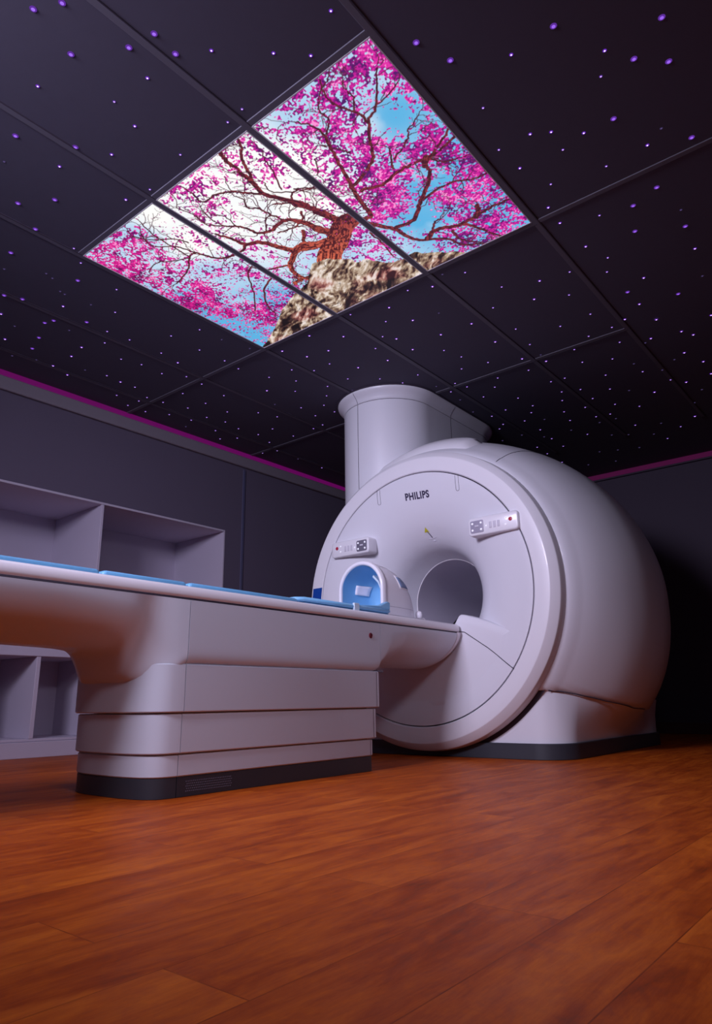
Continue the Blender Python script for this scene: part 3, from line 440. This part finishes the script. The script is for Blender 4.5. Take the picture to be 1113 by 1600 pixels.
# control panels
def rrect(y0, y1, z0, z1, rad, n=6):
    P = []
    for (cy, cz, a0) in ((y1-rad, z1-rad, 0), (y0+rad, z1-rad, 90), (y0+rad, z0+rad, 180), (y1-rad, z0+rad, 270)):
        for k in range(n+1):
            a = math.radians(a0+90*k/n); P.append((cy+rad*math.cos(a), cz+rad*math.sin(a)))
    return P
def slab(name, P, x0, x1, m, parent, rb=.004):
    cy = sum(p[0] for p in P)/len(P); cz = sum(p[1] for p in P)/len(P)
    def ins(d): return [(p[0]-d*np.sign(p[0]-cy)*min(1, abs(p[0]-cy)/.01), p[1]-d*np.sign(p[1]-cz)*min(1, abs(p[1]-cz)/.01)) for p in P]
    rg = [[(x1, y, z) for y, z in P], [(x0+rb, y, z) for y, z in P], [(x0+rb*.3, y, z) for y, z in ins(rb*.35)], [(x0, y, z) for y, z in ins(rb)]]
    return loft(name, rg, m, parent, auto=50)
for (ya, yb, za, zb, sgn, dm) in ((1.592, 1.898, 1.186, 1.290, 1, 'greyL'), (2.616, 2.925, 1.207, 1.309, -1, 'grey')):
    fy = (lambda u: yb-u) if sgn > 0 else (lambda u: ya+u)
    zm = (za+zb)/2
    cp = slab('control_panel', rrect(ya, yb, za, zb, .018), 3.327, 3.41, M['ringwhite'], g, .007)
    def sub(nm, u, z, w, h, m, x=3.3255, rad=.002, t=.0035):
        y = fy(u); o = slab(nm, rrect(y-w/2, y+w/2, z-h/2, z+h/2, rad, 4), x-t*.4, x+.004, M[m], cp, .0012); return o
    sub('key_panel', .056, zm-.002, .082, .070, dm, rad=.008)
    for du, dz in ((-.027, .019), (.027, .019), (-.027, -.019), (.027, -.019)): sub('button', .056+du, zm-.002+dz, .012, .012, 'key', x=3.3225, rad=.0055)
    sub('button', .056, zm+.001, .024, .010, 'keyplain', x=3.3225)
    sub('button', .114, zm-.006, .009, .009, 'key', rad=.004)
    for u in (.140, .165, .190): sub('slider', u, zm-.004, .015, .036, 'keyplain')
    sub('button', .232, zm+.018, .010, .010, 'key', rad=.0048); sub('button', .232, zm-.018, .010, .010, 'key', rad=.0048)
    sb = sub('stop_button', .262, zm+.008, .022, .022, 'red', rad=.0105); sb['label'] = 'round red button'
# deep blue strip on the left of the ring
def arcpatch(name, r0, r1, z0, z1, x, m):
    A = [(YC+math.sqrt(r1*r1-(z-ZC)**2), z) for z in np.linspace(z0, z1, 8)]+[(YC+math.sqrt(r0*r0-(z-ZC)**2), z) for z in np.linspace(z1, z0, 8)]
    return prism_x(name, A, x, x+.004, m, g)
bp_ = arcpatch('blue_marker', .752, .826, .90, 1.03, 3.3475, M['bluepatch']); bp_['label'] = 'deep blue marker strip'
# grip across the top of the body
rg = []
for a in np.linspace(math.radians(62), math.radians(112), 30):
    e = smooth((a-math.radians(62))/math.radians(6))*smooth((math.radians(112)-a)/math.radians(6)); R0 = Rs(3.60)
    sec = []
    for kx, kr in ((3.50, -.03), (3.505, .018), (3.535, .034), (3.60, .040), (3.65, .030), (3.67, -.03)):
        R = Rs(kx)*1.0+kr*e-.01*(1-e); sec.append((kx, YC+R*math.cos(a), ZC+R*math.sin(a)))
    rg.append(sec)
loft('top_grip', rg, M['ringwhite'], g, auto=70)
# seams on the body: top shoulder seam and side fold
def bseam(pts, rr=.0022):
    out = []
    for (xa, aa), (xb, ab) in zip(pts[:-1], pts[1:]):
        for t in np.linspace(0, 1, 12)[:-1]: out.append(bodypt(xa+(xb-xa)*t, math.radians(aa+(ab-aa)*t), -.0003))
    return tube('body_seam', out, rr, M['dark'], g, n=6)
bseam([(3.465, 125.5), (3.52, 125), (3.6, 124.3), (3.75, 123.2), (3.9, 122.4), (4.05, 122)])
# base skirt and plinth
def plan(x0, x1, hw, rr, n=14):
    P = [(x1-.015, YC-hw+.02), (x1-.06, YC-hw)]
    for k in range(n+1):
        a = math.pi/2*k/n; P.append((x0+rr*(1-math.sin(a)), YC-(hw-rr)-rr*math.cos(a)))
    P2 = []
    for (p, q) in zip(P[:-1], P[1:]):
        for t in np.linspace(0, 1, 1 if math.dist(p, q) < .2 else 12, endpoint=False): P2.append((p[0]+(q[0]-p[0])*t, p[1]+(q[1]-p[1])*t))
    P2.append(P[-1]); f = [(x, 2*YC-y) for x, y in reversed(P2)]
    return P2+f+[(x1, YC+hw-.08), (x1, YC-hw+.08)]
def tier(name, P, z0, z1, m, parent, draft=0, cx=4.2, rb=.006):
    def sc(d): return [(p[0]+(d if p[0] < cx else -d)*min(1, abs(p[0]-cx)/.3), p[1]+(d if p[1] < YC else -d)*min(1, abs(p[1]-YC)/.1)) for p in P]
    return loft(name, [[(x, y, z0) for x, y in sc(rb)], [(x, y, z0+rb) for x, y in P], [(x, y, z1-rb) for x, y in sc(draft)], [(x, y, z1) for x, y in sc(draft+rb)]], m, parent, auto=35)
def zfold(x): return interp(x, [3.43, 3.55, 3.8, 4.1, 4.6, 5.2], [.350, .335, .285, .245, .225, .22])
def bodyhw(x, z): R = Rs(x); nn = 2+.32*smooth((x-3.5)/.45); q = max(0, 1-abs((z-ZC)/R)**nn); return R*q**(1/nn)*(1+.035*smooth((x-3.5)/.6))
Pb = plan(3.475, 5.02, .785, .17)
def skirt(t):
    out = []
    for x, y in Pb:
        dy = y-YC; zt = zfold(x)+.004 if x < 4.5 else zfold(x)+.004+.06*smooth((x-4.5)/.4)
        tw = bodyhw(min(x, 4.75), zfold(x))-.012
        wq = smooth((abs(dy)-.55)/.22)*smooth((x-3.47)/.1+.3); d2 = math.copysign(abs(dy)*(1-wq)+max(abs(dy), tw)*wq, dy)
        k = t**1.6; out.append((x, YC+dy+(d2-dy)*k, .078+(zt-.078)*t))
    return out
loft('base_skirt', [skirt(t) for t in np.linspace(0, 1, 9)], M['white'], g, auto=40)
tier('plinth', plan(3.455, 5.03, .80, .18), 0, .080, M['kick'], g, rb=.003)
for sd_ in (-1, 1): tube('body_seam', [(x, YC+sd_*(bodyhw(x, zfold(x))-.001), zfold(x)-.0005) for x in np.linspace(3.48, 4.35, 40)], .0028, M['dark'], g, n=6)
# dark seam line between body and base
adopt(g)

# ---------------------------------------------------------------- service column
cl = empty('service_column', (4.2, 2.79, 2.0), 'tall white oval column rising from behind the scanner to the ceiling', 'column')
def stadium(xa, xb, yc, r, z, n=28):
    return [(xb+r*math.cos(a), yc+r*math.sin(a), z) for a in np.linspace(-math.pi/2, math.pi/2, n)]+[(xa+r*math.cos(a), yc+r*math.sin(a), z) for a in np.linspace(math.pi/2, 3*math.pi/2, n)]
XA, XB, CY = 3.835, 4.595, 2.79
loft('shaft', [stadium(XA, XB, CY, .338, z) for z in (1.35, 2.3250)], M['white'], cl, auto=50)
loft('collar', [stadium(XA, XB, CY, r_, z) for z, r_ in ((2.3285, .3375), (2.33, .340), (2.345, .343), (2.362, .352), (2.380, .368), (2.390, .379), (2.400, .384), (CEIL+.006, .384))], M['white'], cl, auto=60)
loft('collar_gap', [stadium(XA, XB, CY, .337, z) for z in (2.32, 2.333)], M['dark'], cl)
loft('shadow_gap', [stadium(XA, XB, CY, .396, z) for z in (CEIL-.001, CEIL+.006)], M['dark'], cl)
AS = math.radians(174)
RS = ((2.330, .340), (2.345, .343), (2.362, .352), (2.380, .368), (2.390, .379), (2.400, .384))
tube('shaft_seam', [(XA+.3382*math.cos(AS), CY+.3382*math.sin(AS), z) for z in (1.36, 2.326)], .0017, M['dark'], cl, n=6)
tube('shaft_seam', [(4.13, CY-.338, z) for z in (1.36, 2.326)], .0013, M['dark'], cl, n=6)
tube('collar_seam', [(XA+r_*math.cos(AS), CY+r_*math.sin(AS), z) for z, r_ in RS], .0015, M['dark'], cl, n=6)
tube('collar_seam', [(4.13, CY-r_-.0002, z) for z, r_ in RS], .0014, M['dark'], cl, n=6)
adopt(cl)

# ================================================================ PATIENT TABLE
tb = empty('patient_table', (2.05, YC, 0), 'long white patient table on a stepped pedestal with a dark plinth', 'table')
RZ0, RZ1, HW = .664, .709, .29
def hullsec(x, n=44):
    zb = interp(x, [-.4, .9, 1.24, 1.30, 1.325, 1.34, 1.352, 1.366, 1.38, 1.42, 1.452, 1.474, 1.495, 1.515, 1.53, 2.60, 2.64, 2.70, 2.80, 3.0, 3.33], [.52, .497, .490, .484, .472, .445, .405, .381, .374, .372, .378, .390, .409, .425, .430, .430, .452, .468, .474, .474, .476])
    ex = interp(x, [-.4, 1.05, 1.20, 1.30, 1.36, 1.42, 1.50, 1.56, 2.61, 2.64, 2.72, 2.85, 3.33], [1.9, 1.95, 2.2, 3.0, 5.5, 10, 14, 14, 14, 7, 3.0, 1.95, 1.75])
    bw = interp(x, [-.4, 1.20, 1.30, 1.335, 1.352, 1.37, 1.40, 1.44, 1.48, 1.52, 3.4], [1, 1, .90, .70, .62, .66, .78, .90, .97, 1, 1])
    hw = HW-.002
    P = []
    for k in range(n+1):
        a = math.pi*k/n; c, s = math.cos(a), math.sin(a); t = abs(s)**(2/ex)
        w = 1-(1-bw)*smooth(t*1.0)
        P.append((x, YC-hw*w*np.sign(c)*abs(c)**(2/ex), RZ0-.006-(RZ0-.006-zb)*t))
    return P
def hull(name, xa, xb, m, k=40):
    return loft(name, [hullsec(x) for x in np.linspace(xa, xb, k)], m, tb, auto=60)
hull('tabletop_underside', -.3, 1.5165, M['tablewhite'], 90); hull('side_cover', 1.5195, 2.6195, M['tablewhite'], 30)
hull('tabletop_underside', 2.6225, 3.318, M['tablewhite'], 60)
loft('seam_core', [[(p[0], YC+(p[1]-YC)*.975, RZ0-.012+(p[2]-RZ0+.006)*.95) for p in hullsec(x)] for x in (1.50, 1.53, 1.56, 2.0, 2.58, 2.60, 2.62, 2.63)], M['dark'], tb)
loft('nose_gap', [[(x, YC+(p[1]-YC)*.985, RZ0+(p[2]-RZ0)*.985) for p in hullsec(3.33)] for x in (3.30, 3.335)], M['dark'], tb)
# nose plate closing the underside
def nosesec(x, s): return [(x, YC+(p[1]-YC)*s, RZ0+.004+(p[2]-RZ0)*s) for p in hullsec(3.33)]
loft('nose_plate', [nosesec(3.323, .995), nosesec(3.326, 1.01), nosesec(3.350, 1.01), nosesec(3.356, .99)], M['rail'], tb, auto=50)
# rail
def railsec(x, hw):
    return [(x, YC-hw+.012, RZ0), (x, YC-hw+.002, RZ0+.004), (x, YC-hw, RZ0+.012), (x, YC-hw+.004, RZ1-.010), (x, YC-hw+.014, RZ1-.001), (x, YC-hw+.024, RZ1),
            (x, YC+hw-.024, RZ1), (x, YC+hw-.014, RZ1-.001), (x, YC+hw-.004, RZ1-.010), (x, YC+hw, RZ0+.012), (x, YC+hw-.002, RZ0+.004), (x, YC+hw-.012, RZ0)]
loft('tabletop', [railsec(x, h) for x, h in ((-.3, .29), (1.0, .29), (3.30, .29), (3.345, .288), (3.362, .278))], M['rail'], tb, auto=60)
loft('seam_gap', [[(x, YC-.283, RZ0-.010), (x, YC-.283, RZ0+.004), (x, YC+.283, RZ0+.004), (x, YC+.283, RZ0-.010)] for x in (-.3, 3.33)], M['dark'], tb)
# pedestal tiers
def pplan(x0, x1, hw, rend=.02, xs_=1.518, cut=None):
    P = []; n = 22
    for k in range(n+1):        # near corner -> far corner around the left end
        a = math.pi*k/n; c, s = math.cos(a), math.sin(a); e = 2/3.2
        P.append((xs_-(xs_-x0)*abs(s)**e, YC-hw*np.sign(c)*abs(c)**e))
    if cut == 'end': return [(xs_, YC-hw)]+P[1:-1]+[(xs_, YC+hw)]
    Q = [(x1-rend, YC+hw), (x1-rend*.3, YC+hw-rend*.3), (x1, YC+hw-rend), (x1, YC-hw+rend), (x1-rend*.3, YC-hw+rend*.3), (x1-rend, YC-hw)]
    return [(xs_+.003, YC-hw), (xs_+.003, YC+hw)]+Q
def ptier(name, z0, z1, x0, x1, hw, m, ins=.004):
    for cut, nm in (('end', 'end_cap'), (None, name)):
        P = pplan(x0, x1, hw, cut=cut)
        cxx = (min(p[0] for p in P)+max(p[0] for p in P))/2
        def sc(d): return [(p[0], p[1]+(d if p[1] < YC else -d)) if abs(p[0]-1.518) < .004 else (p[0]+(d if p[0] < cxx or cut == 'end' else -d)*(1 if True else 0)*(0 if (cut is None and p[0] < cxx) else 1), p[1]+(d if p[1] < YC else -d)*min(1, abs(p[1]-YC)/.05)) for p in P]
        loft(nm, [[(x, y, z0) for x, y in sc(ins)], [(x, y, z0+ins) for x, y in P], [(x, y, z1-ins) for x, y in P], [(x, y, z1) for x, y in sc(ins)]], m, tb, auto=35)
ptier('side_panel', .2745, .437, 1.375, 2.628, .278, M['tablewhite'])
ptier('side_panel', .1405, .2715, 1.387, 2.612, .268, M['tablewhite'])
ptier('side_panel', .066, .1375, 1.397, 2.594, .259, M['tablewhite'])
ptier('plinth', 0, .0645, 1.400, 2.590, .256, M['kick'], .0015)
boxes('inner_core', [(1.505, 2.56, YC-.245, YC+.245, .01, .50)], M['dark'], tb)
for z0, z1, x in ((.2745, .437, 2.598), (.1405, .2715, 2.583), (.066, .1375, 2.568)):
    hw = {.2745: .278, .1405: .268, .066: .259}[z0]
    boxes('panel_seam', [(x-.0012, x+.0012, YC-hw-.0006, YC-hw+.004, z0+.004, z1-.004)], M['dark'], tb)
# vent holes in the plinth
vs, fs = [], []
for i in range(26):
    for j in range(5):
        x = 1.56+i*.0078+(j % 2)*.0039; z = .018+j*.0078; v, f = boxdata(x-.0016, x+.0016, YC-.2568, YC-.2555, z-.0016, z+.0016); k = len(vs); vs += v; fs += [tuple(a+k for a in q) for q in f]
meshobj('vent_grille', vs, fs, M['grey'], tb)
# round dark red socket on the near side
n = 20; yy = YC-HW+.004
rings = [[(2.548+r_*math.cos(2*math.pi*k/n), yy-d, .597+r_*math.sin(2*math.pi*k/n)) for k in range(n)] for r_, d in ((.013, 0), (.013, .004), (.010, .006), (.009, .003), (.004, .003))]
rb = loft('side_button', rings, M['darkred'], tb, auto=40); rb['label'] = 'dark red round button'
boxes('under_bracket', [(2.63, 2.70, YC-.20, YC+.20, .425, .47)], M['tablewhite'], tb, bevel=.01, seg=3)
boxes('end_lip', [(2.612, 2.655, YC-.275, YC+.275, .432, .442)], M['grey'], tb, bevel=.002)
adopt(tb)

# ---------------------------------------------------------------- cushions on the table
def cushion(xa, xb, label, y0=2.075, z0=RZ1+.001, h=.026):
    n = 10; rings = []
    for x, s in ((xa, .0), (xa+.002, .55), (xa+.008, .9), (xa+.016, 1), (xb-.016, 1), (xb-.008, .9), (xb-.002, .55), (xb, .0)):
        hw = (YC-y0)-.012*(1-s); hh = h*(.35+.65*s); P = []
        for cy, cz, a0 in ((hw-.010, hh-.010, 0), (-hw+.010, hh-.010, 90), (-hw+.010, .010, 180), (hw-.010, .010, 270)):
            for k in range(5):
                a = math.radians(a0+22.5*k); P.append((x, YC+cy+.010*math.cos(a), z0+max(0, cz+.010*math.sin(a))+(h-hh)/2*0))
        rings.append(P)
    return tag(loft('mattress_pad', rings, M['blue'], auto=60), label, 'mattress pad', 'blue pads laid along the table')
cushion(-.25, 1.205, 'blue mattress pad at the left end of the patient table')
cushion(1.212, 1.555, 'short blue mattress pad, second from the left end of the table')
cushion(1.562, 2.14, 'long blue mattress pad on the table next to the coil tray')

tr = empty('coil_tray', (2.48, YC, RZ1), 'wide blue tray under the opening of the white head coil', 'tray')
def plate(name, xa, xb, hw, z0, z1, m, parent, rad=.006):
    Pl = [(xa+.03, YC-hw), (xb-.012, YC-hw), (xb, YC-hw+.012), (xb, YC+hw-.012), (xb-.012, YC+hw), (xa+.03, YC+hw), (xa, YC+hw-.03), (xa, YC-hw+.03)]
    cx = (xa+xb)/2
    def sc(d): return [(x+(d if x < cx else -d), y+(d if y < YC else -d)) for x, y in Pl]
    return loft(name, [[(x, y, z0) for x, y in sc(rad)], [(x, y, z0+rad) for x, y in Pl], [(x, y, z1-rad) for x, y in Pl], [(x, y, z1) for x, y in sc(rad)]], m, parent, auto=50)
plate('lower_plate', 2.17, 2.818, .205, RZ1+.001, RZ1+.017, M['blue2'], tr, .004)
plate('upper_plate', 2.15, 2.820, .212, RZ1+.020, RZ1+.040, M['blue2'], tr, .007)
boxes('plate_gap', [(2.20, 2.81, YC-.195, YC+.195, RZ1+.012, RZ1+.024)], M['ink'], tr)
# raised side wedges beside the head
for s in (-1, 1):
    yb_ = YC+s*.19
    P = [(2.55, RZ1+.039), (2.82, RZ1+.039), (2.82, RZ1+.075), (2.80, RZ1+.08), (2.74, RZ1+.055)]
    vs = [(x, yb_-.014, z) for x, z in P]+[(x, yb_+.014, z) for x, z in P]; k = len(P)
    meshobj('side_wedge', vs, [tuple(range(k)), tuple(range(k, 2*k))]+[(i, (i+1) % k, (i+1) % k+k, i+k) for i in range(k)], M['blue2'], tr, bevel=.004)
boxes('tray_clip', [(2.52, 2.56, YC-.2155, YC-.203, RZ1+.004, RZ1+.046)], M['clip'], tr, bevel=.003)
adopt(tr)

# ---------------------------------------------------------------- head coil
hc = empty('head_coil', (2.98, YC, RZ1), 'white domed head coil with a blue inside on the patient table', 'head coil')
CZ0 = RZ1+.018
def arch(x, hw, h, n=28, z0=CZ0):
    # upright sides, round top
    sp_ = h-hw; P = [(x, YC-hw, z0), (x, YC-hw, z0+max(sp_, 0)*.5)]
    for k in range(n+1):
        a = math.pi-math.pi*k/n; P.append((x, YC+hw*math.cos(a), z0+max(sp_, .0)+min(hw, h)*math.sin(a)))
    return P+[(x, YC+hw, z0+max(sp_, 0)*.5), (x, YC+hw, z0)]
outer = [(2.862, .150, .300), (2.90, .152, .300), (2.96, .152, .293), (3.02, .150, .280), (3.07, .146, .255), (3.11, .138, .215), (3.14, .128, .165), (3.158, .118, .10), (3.165, .11, .05)]
loft('coil_shell', [arch(*o) for o in outer], M['coilwhite'], hc, closed=False, caps=(False, True), auto=70)
inner = [(2.838, .132, .278), (2.90, .133, .275), (2.98, .130, .262), (3.05, .122, .235), (3.09, .11, .19), (3.10, .09, .13)]
loft('coil_liner', [arch(*o) for o in inner], M['blue2'], hc, closed=False, caps=(False, True), auto=70)
# front rim as a rounded band
rim = []
for x, w, h in ((2.842, .1315, .279), (2.834, .133, .281), (2.829, .137, .286), (2.829, .147, .297), (2.834, .152, .302), (2.850, .1545, .304), (2.866, .153, .303), (2.868, .149, .299)): rim.append(arch(x, w, h))
loft('front_rim', rim, M['coilwhite'], hc, closed=False, caps=(False, False), auto=70)
def linerpt(x, z, off):
    xi = [q[0] for q in inner]; hw = interp(x, xi, [q[1] for q in inner]); h = interp(x, xi, [q[2] for q in inner]); zz = z-CZ0-max(h-hw, 0)
    return (x, YC+(hw if zz < 0 else math.sqrt(max(hw*hw-zz*zz, 1e-6)))-off, z)
vs = []; fs = []
for i in range(6):
    for j in range(6): vs.append(linerpt(2.945+.105*i/5-.004*j/5, CZ0+.147+.050*j/5, .0035))
for i in range(5):
    for j in range(5): a = i*6+j; fs.append((a, a+1, a+7, a+6))
wnd = meshobj('far_opening', vs, fs, M['keypale'], hc, smooth=True); md = wnd.modifiers.new('thickness', 'SOLIDIFY'); md.thickness = .003; wnd['label'] = 'pale rectangular opening in the blue inside'
# inner ear pad, pale
loft('inner_pad', [[(x, YC-.118+.0*x, CZ0+.13+dz) for dz in (0, .0)]+[(x, YC-.095, CZ0+.19), (x, YC-.06, CZ0+.225), (x, YC-.055, CZ0+.215), (x, YC-.09, CZ0+.18), (x, YC-.112, CZ0+.13)] for x in (2.87, 3.02)], M['clip'], hc, auto=60)
# side window
def shellpt(x, z, off=0):
    xs_o = [o[0] for o in outer]; hw = interp(x, xs_o, [o[1] for o in outer]); h = interp(x, xs_o, [o[2] for o in outer])
    sp_ = max(h-hw, 0); zz = z-CZ0-sp_; y = hw if zz < 0 else math.sqrt(max(hw*hw-zz*zz*(hw/min(hw, h))**2, 1e-6))
    return (x, YC-y-off, z)
def patch(name, x0, x1, z0, z1, off, m, n=6, skew=.02):
    vs = []; fs = []
    for i in range(n+1):
        for j in range(n+1):
            z = z0+(z1-z0)*j/n; x = x0+(x1-x0)*i/n-(z-z0)/(z1-z0)*skew; vs.append(shellpt(x, z, off))
    for i in range(n):
        for j in range(n): a = i*(n+1)+j; fs.append((a, a+1, a+n+2, a+n+1))
    o = meshobj(name, vs, fs, m, hc, smooth=True); md = o.modifiers.new('thickness', 'SOLIDIFY'); md.thickness = .003; return o
patch('window_frame', 2.985, 3.105, CZ0+.155, CZ0+.228, .0025, M['rail'])
patch('window', 2.995, 3.094, CZ0+.163, CZ0+.220, .0045, mat('blue_grey_window', (.16, .24, .42), .2))
tube('shell_seam', [shellpt(x, CZ0+.052, .0) for x in np.linspace(2.875, 3.15, 12)], .001, M['greyL'], hc, n=6)
tube('shell_seam', [shellpt(x, CZ0+.27, .0) for x in np.linspace(2.88, 2.99, 8)], .001, M['greyL'], hc, n=6)
loft('latch', [[(2.8285-d, YC-.142+r_*math.cos(2*math.pi*k/12), CZ0+.028+r_*math.sin(2*math.pi*k/12)) for k in range(12)] for d, r_ in ((0, .006), (.003, .005))], M['grey'], hc)
# base plate sloping down behind the coil
P = [(2.845, RZ1+.001), (2.845, RZ1+.022), (3.16, RZ1+.026), (3.24, RZ1+.020), (3.33, RZ1+.006), (3.34, RZ1+.001)]
vs = [(x, YC-.18+(.05 if x > 3.2 else 0), z) for x, z in P]+[(x, YC+.18-(.05 if x > 3.2 else 0), z) for x, z in P]; k = len(P)
meshobj('coil_base', vs, [tuple(range(k)), tuple(range(k, 2*k))]+[(i, (i+1) % k, (i+1) % k+k, i+k) for i in range(k)], M['coilwhite'], hc, bevel=.004)
for (x, z, s) in ((3.178, RZ1+.052, .019), (3.215, RZ1+.022, .015)):
    n = 14; loft('cable_plug', [[(x+s*.9*math.cos(2*math.pi*k/n)*q, YC-.135+s*math.sin(2*math.pi*k/n)*q, z+dz*s) for k in range(n)] for q, dz in ((.5, -1.1), (.9, -.8), (1, 0), (.85, .7), (.4, 1.0))], M['coilwhite'], hc, auto=70)
adopt(hc)

# ================================================================ STAR LIGHTS
def starmat(name, col, core, e1, e2):
    a = mat(name, (.005, .002, .01), .9, emit=col, es=e1, spec=0); b2 = mat(name+'_core', (.1, .1, .1), .5, emit=core, es=e2); return a, b2
def starmesh(nm, mats, ratio=.4):
    vs = [(0, 0, -.22)]; fs = []; mi = []; n = 12
    for r_, z in ((ratio, -.2), (.75, -.13), (1, 0)):
        for k in range(n): vs.append((r_*math.cos(2*math.pi*k/n), r_*math.sin(2*math.pi*k/n), z))
    for k in range(n): fs.append((0, 1+k, 1+(k+1) % n)); mi.append(1)
    for q in range(2):
        for k in range(n): a = 1+q*n+k; b_ = 1+q*n+(k+1) % n; fs.append((a, b_, b_+n, a+n)); mi.append(0)
    me = bpy.data.meshes.new(nm); me.from_pydata(vs, [], fs); me.update()
    for m_ in mats: me.materials.append(m_)
    me.polygons.foreach_set('material_index', mi); return me
SM = {'L': starmesh('star_light', starmat('violet_star', (.18, .045, .52), (.30, .11, .80), .6, 1.1), .55),
      'M': starmesh('star_light', starmat('bright_violet_star', (.17, .03, .62), (.8, .55, 1), .75, 2.2), .42),
      'S': starmesh('star_light', starmat('small_violet_star', (.16, .05, .52), (.65, .42, 1), .7, 1.5), .5),
      'D': starmesh('star_light', starmat('faint_star', (.10, .07, .22), (.16, .11, .32), .4, .55), .5)}
SR = {'L': .0115, 'M': .0070, 'S': .0056, 'D': .0055}
LB = {'L': 'larger soft violet star light set in the dark ceiling', 'M': 'bright violet star light with a white point in the dark ceiling',
      'S': 'tiny violet star light point in the dark ceiling', 'D': 'faint grey violet star light in the dark ceiling'}
GR = {'L': 'larger soft violet star lights', 'M': 'bright violet star lights', 'S': 'tiny violet star lights', 'D': 'faint star lights'}
for i, (x, y, c) in enumerate(STARS):
    o = bpy.data.objects.new('star_light', SM[c]); COL.objects.link(o)
    dist = math.sqrt(x*x+y*y+4.4); k = SR[c]*(1.0 if c == 'L' else (.55+.16*dist))
    onbar = any(abs(y-q) < B+.004 for q in ys) or any(abs(x-q) < B+.004 for q in xs[:3])
    o.location = (x, y, (CEIL+.001 if onbar else CEIL+.0055)); o.scale = (k, k, k); tag(o, LB[c], 'star light', GR[c])
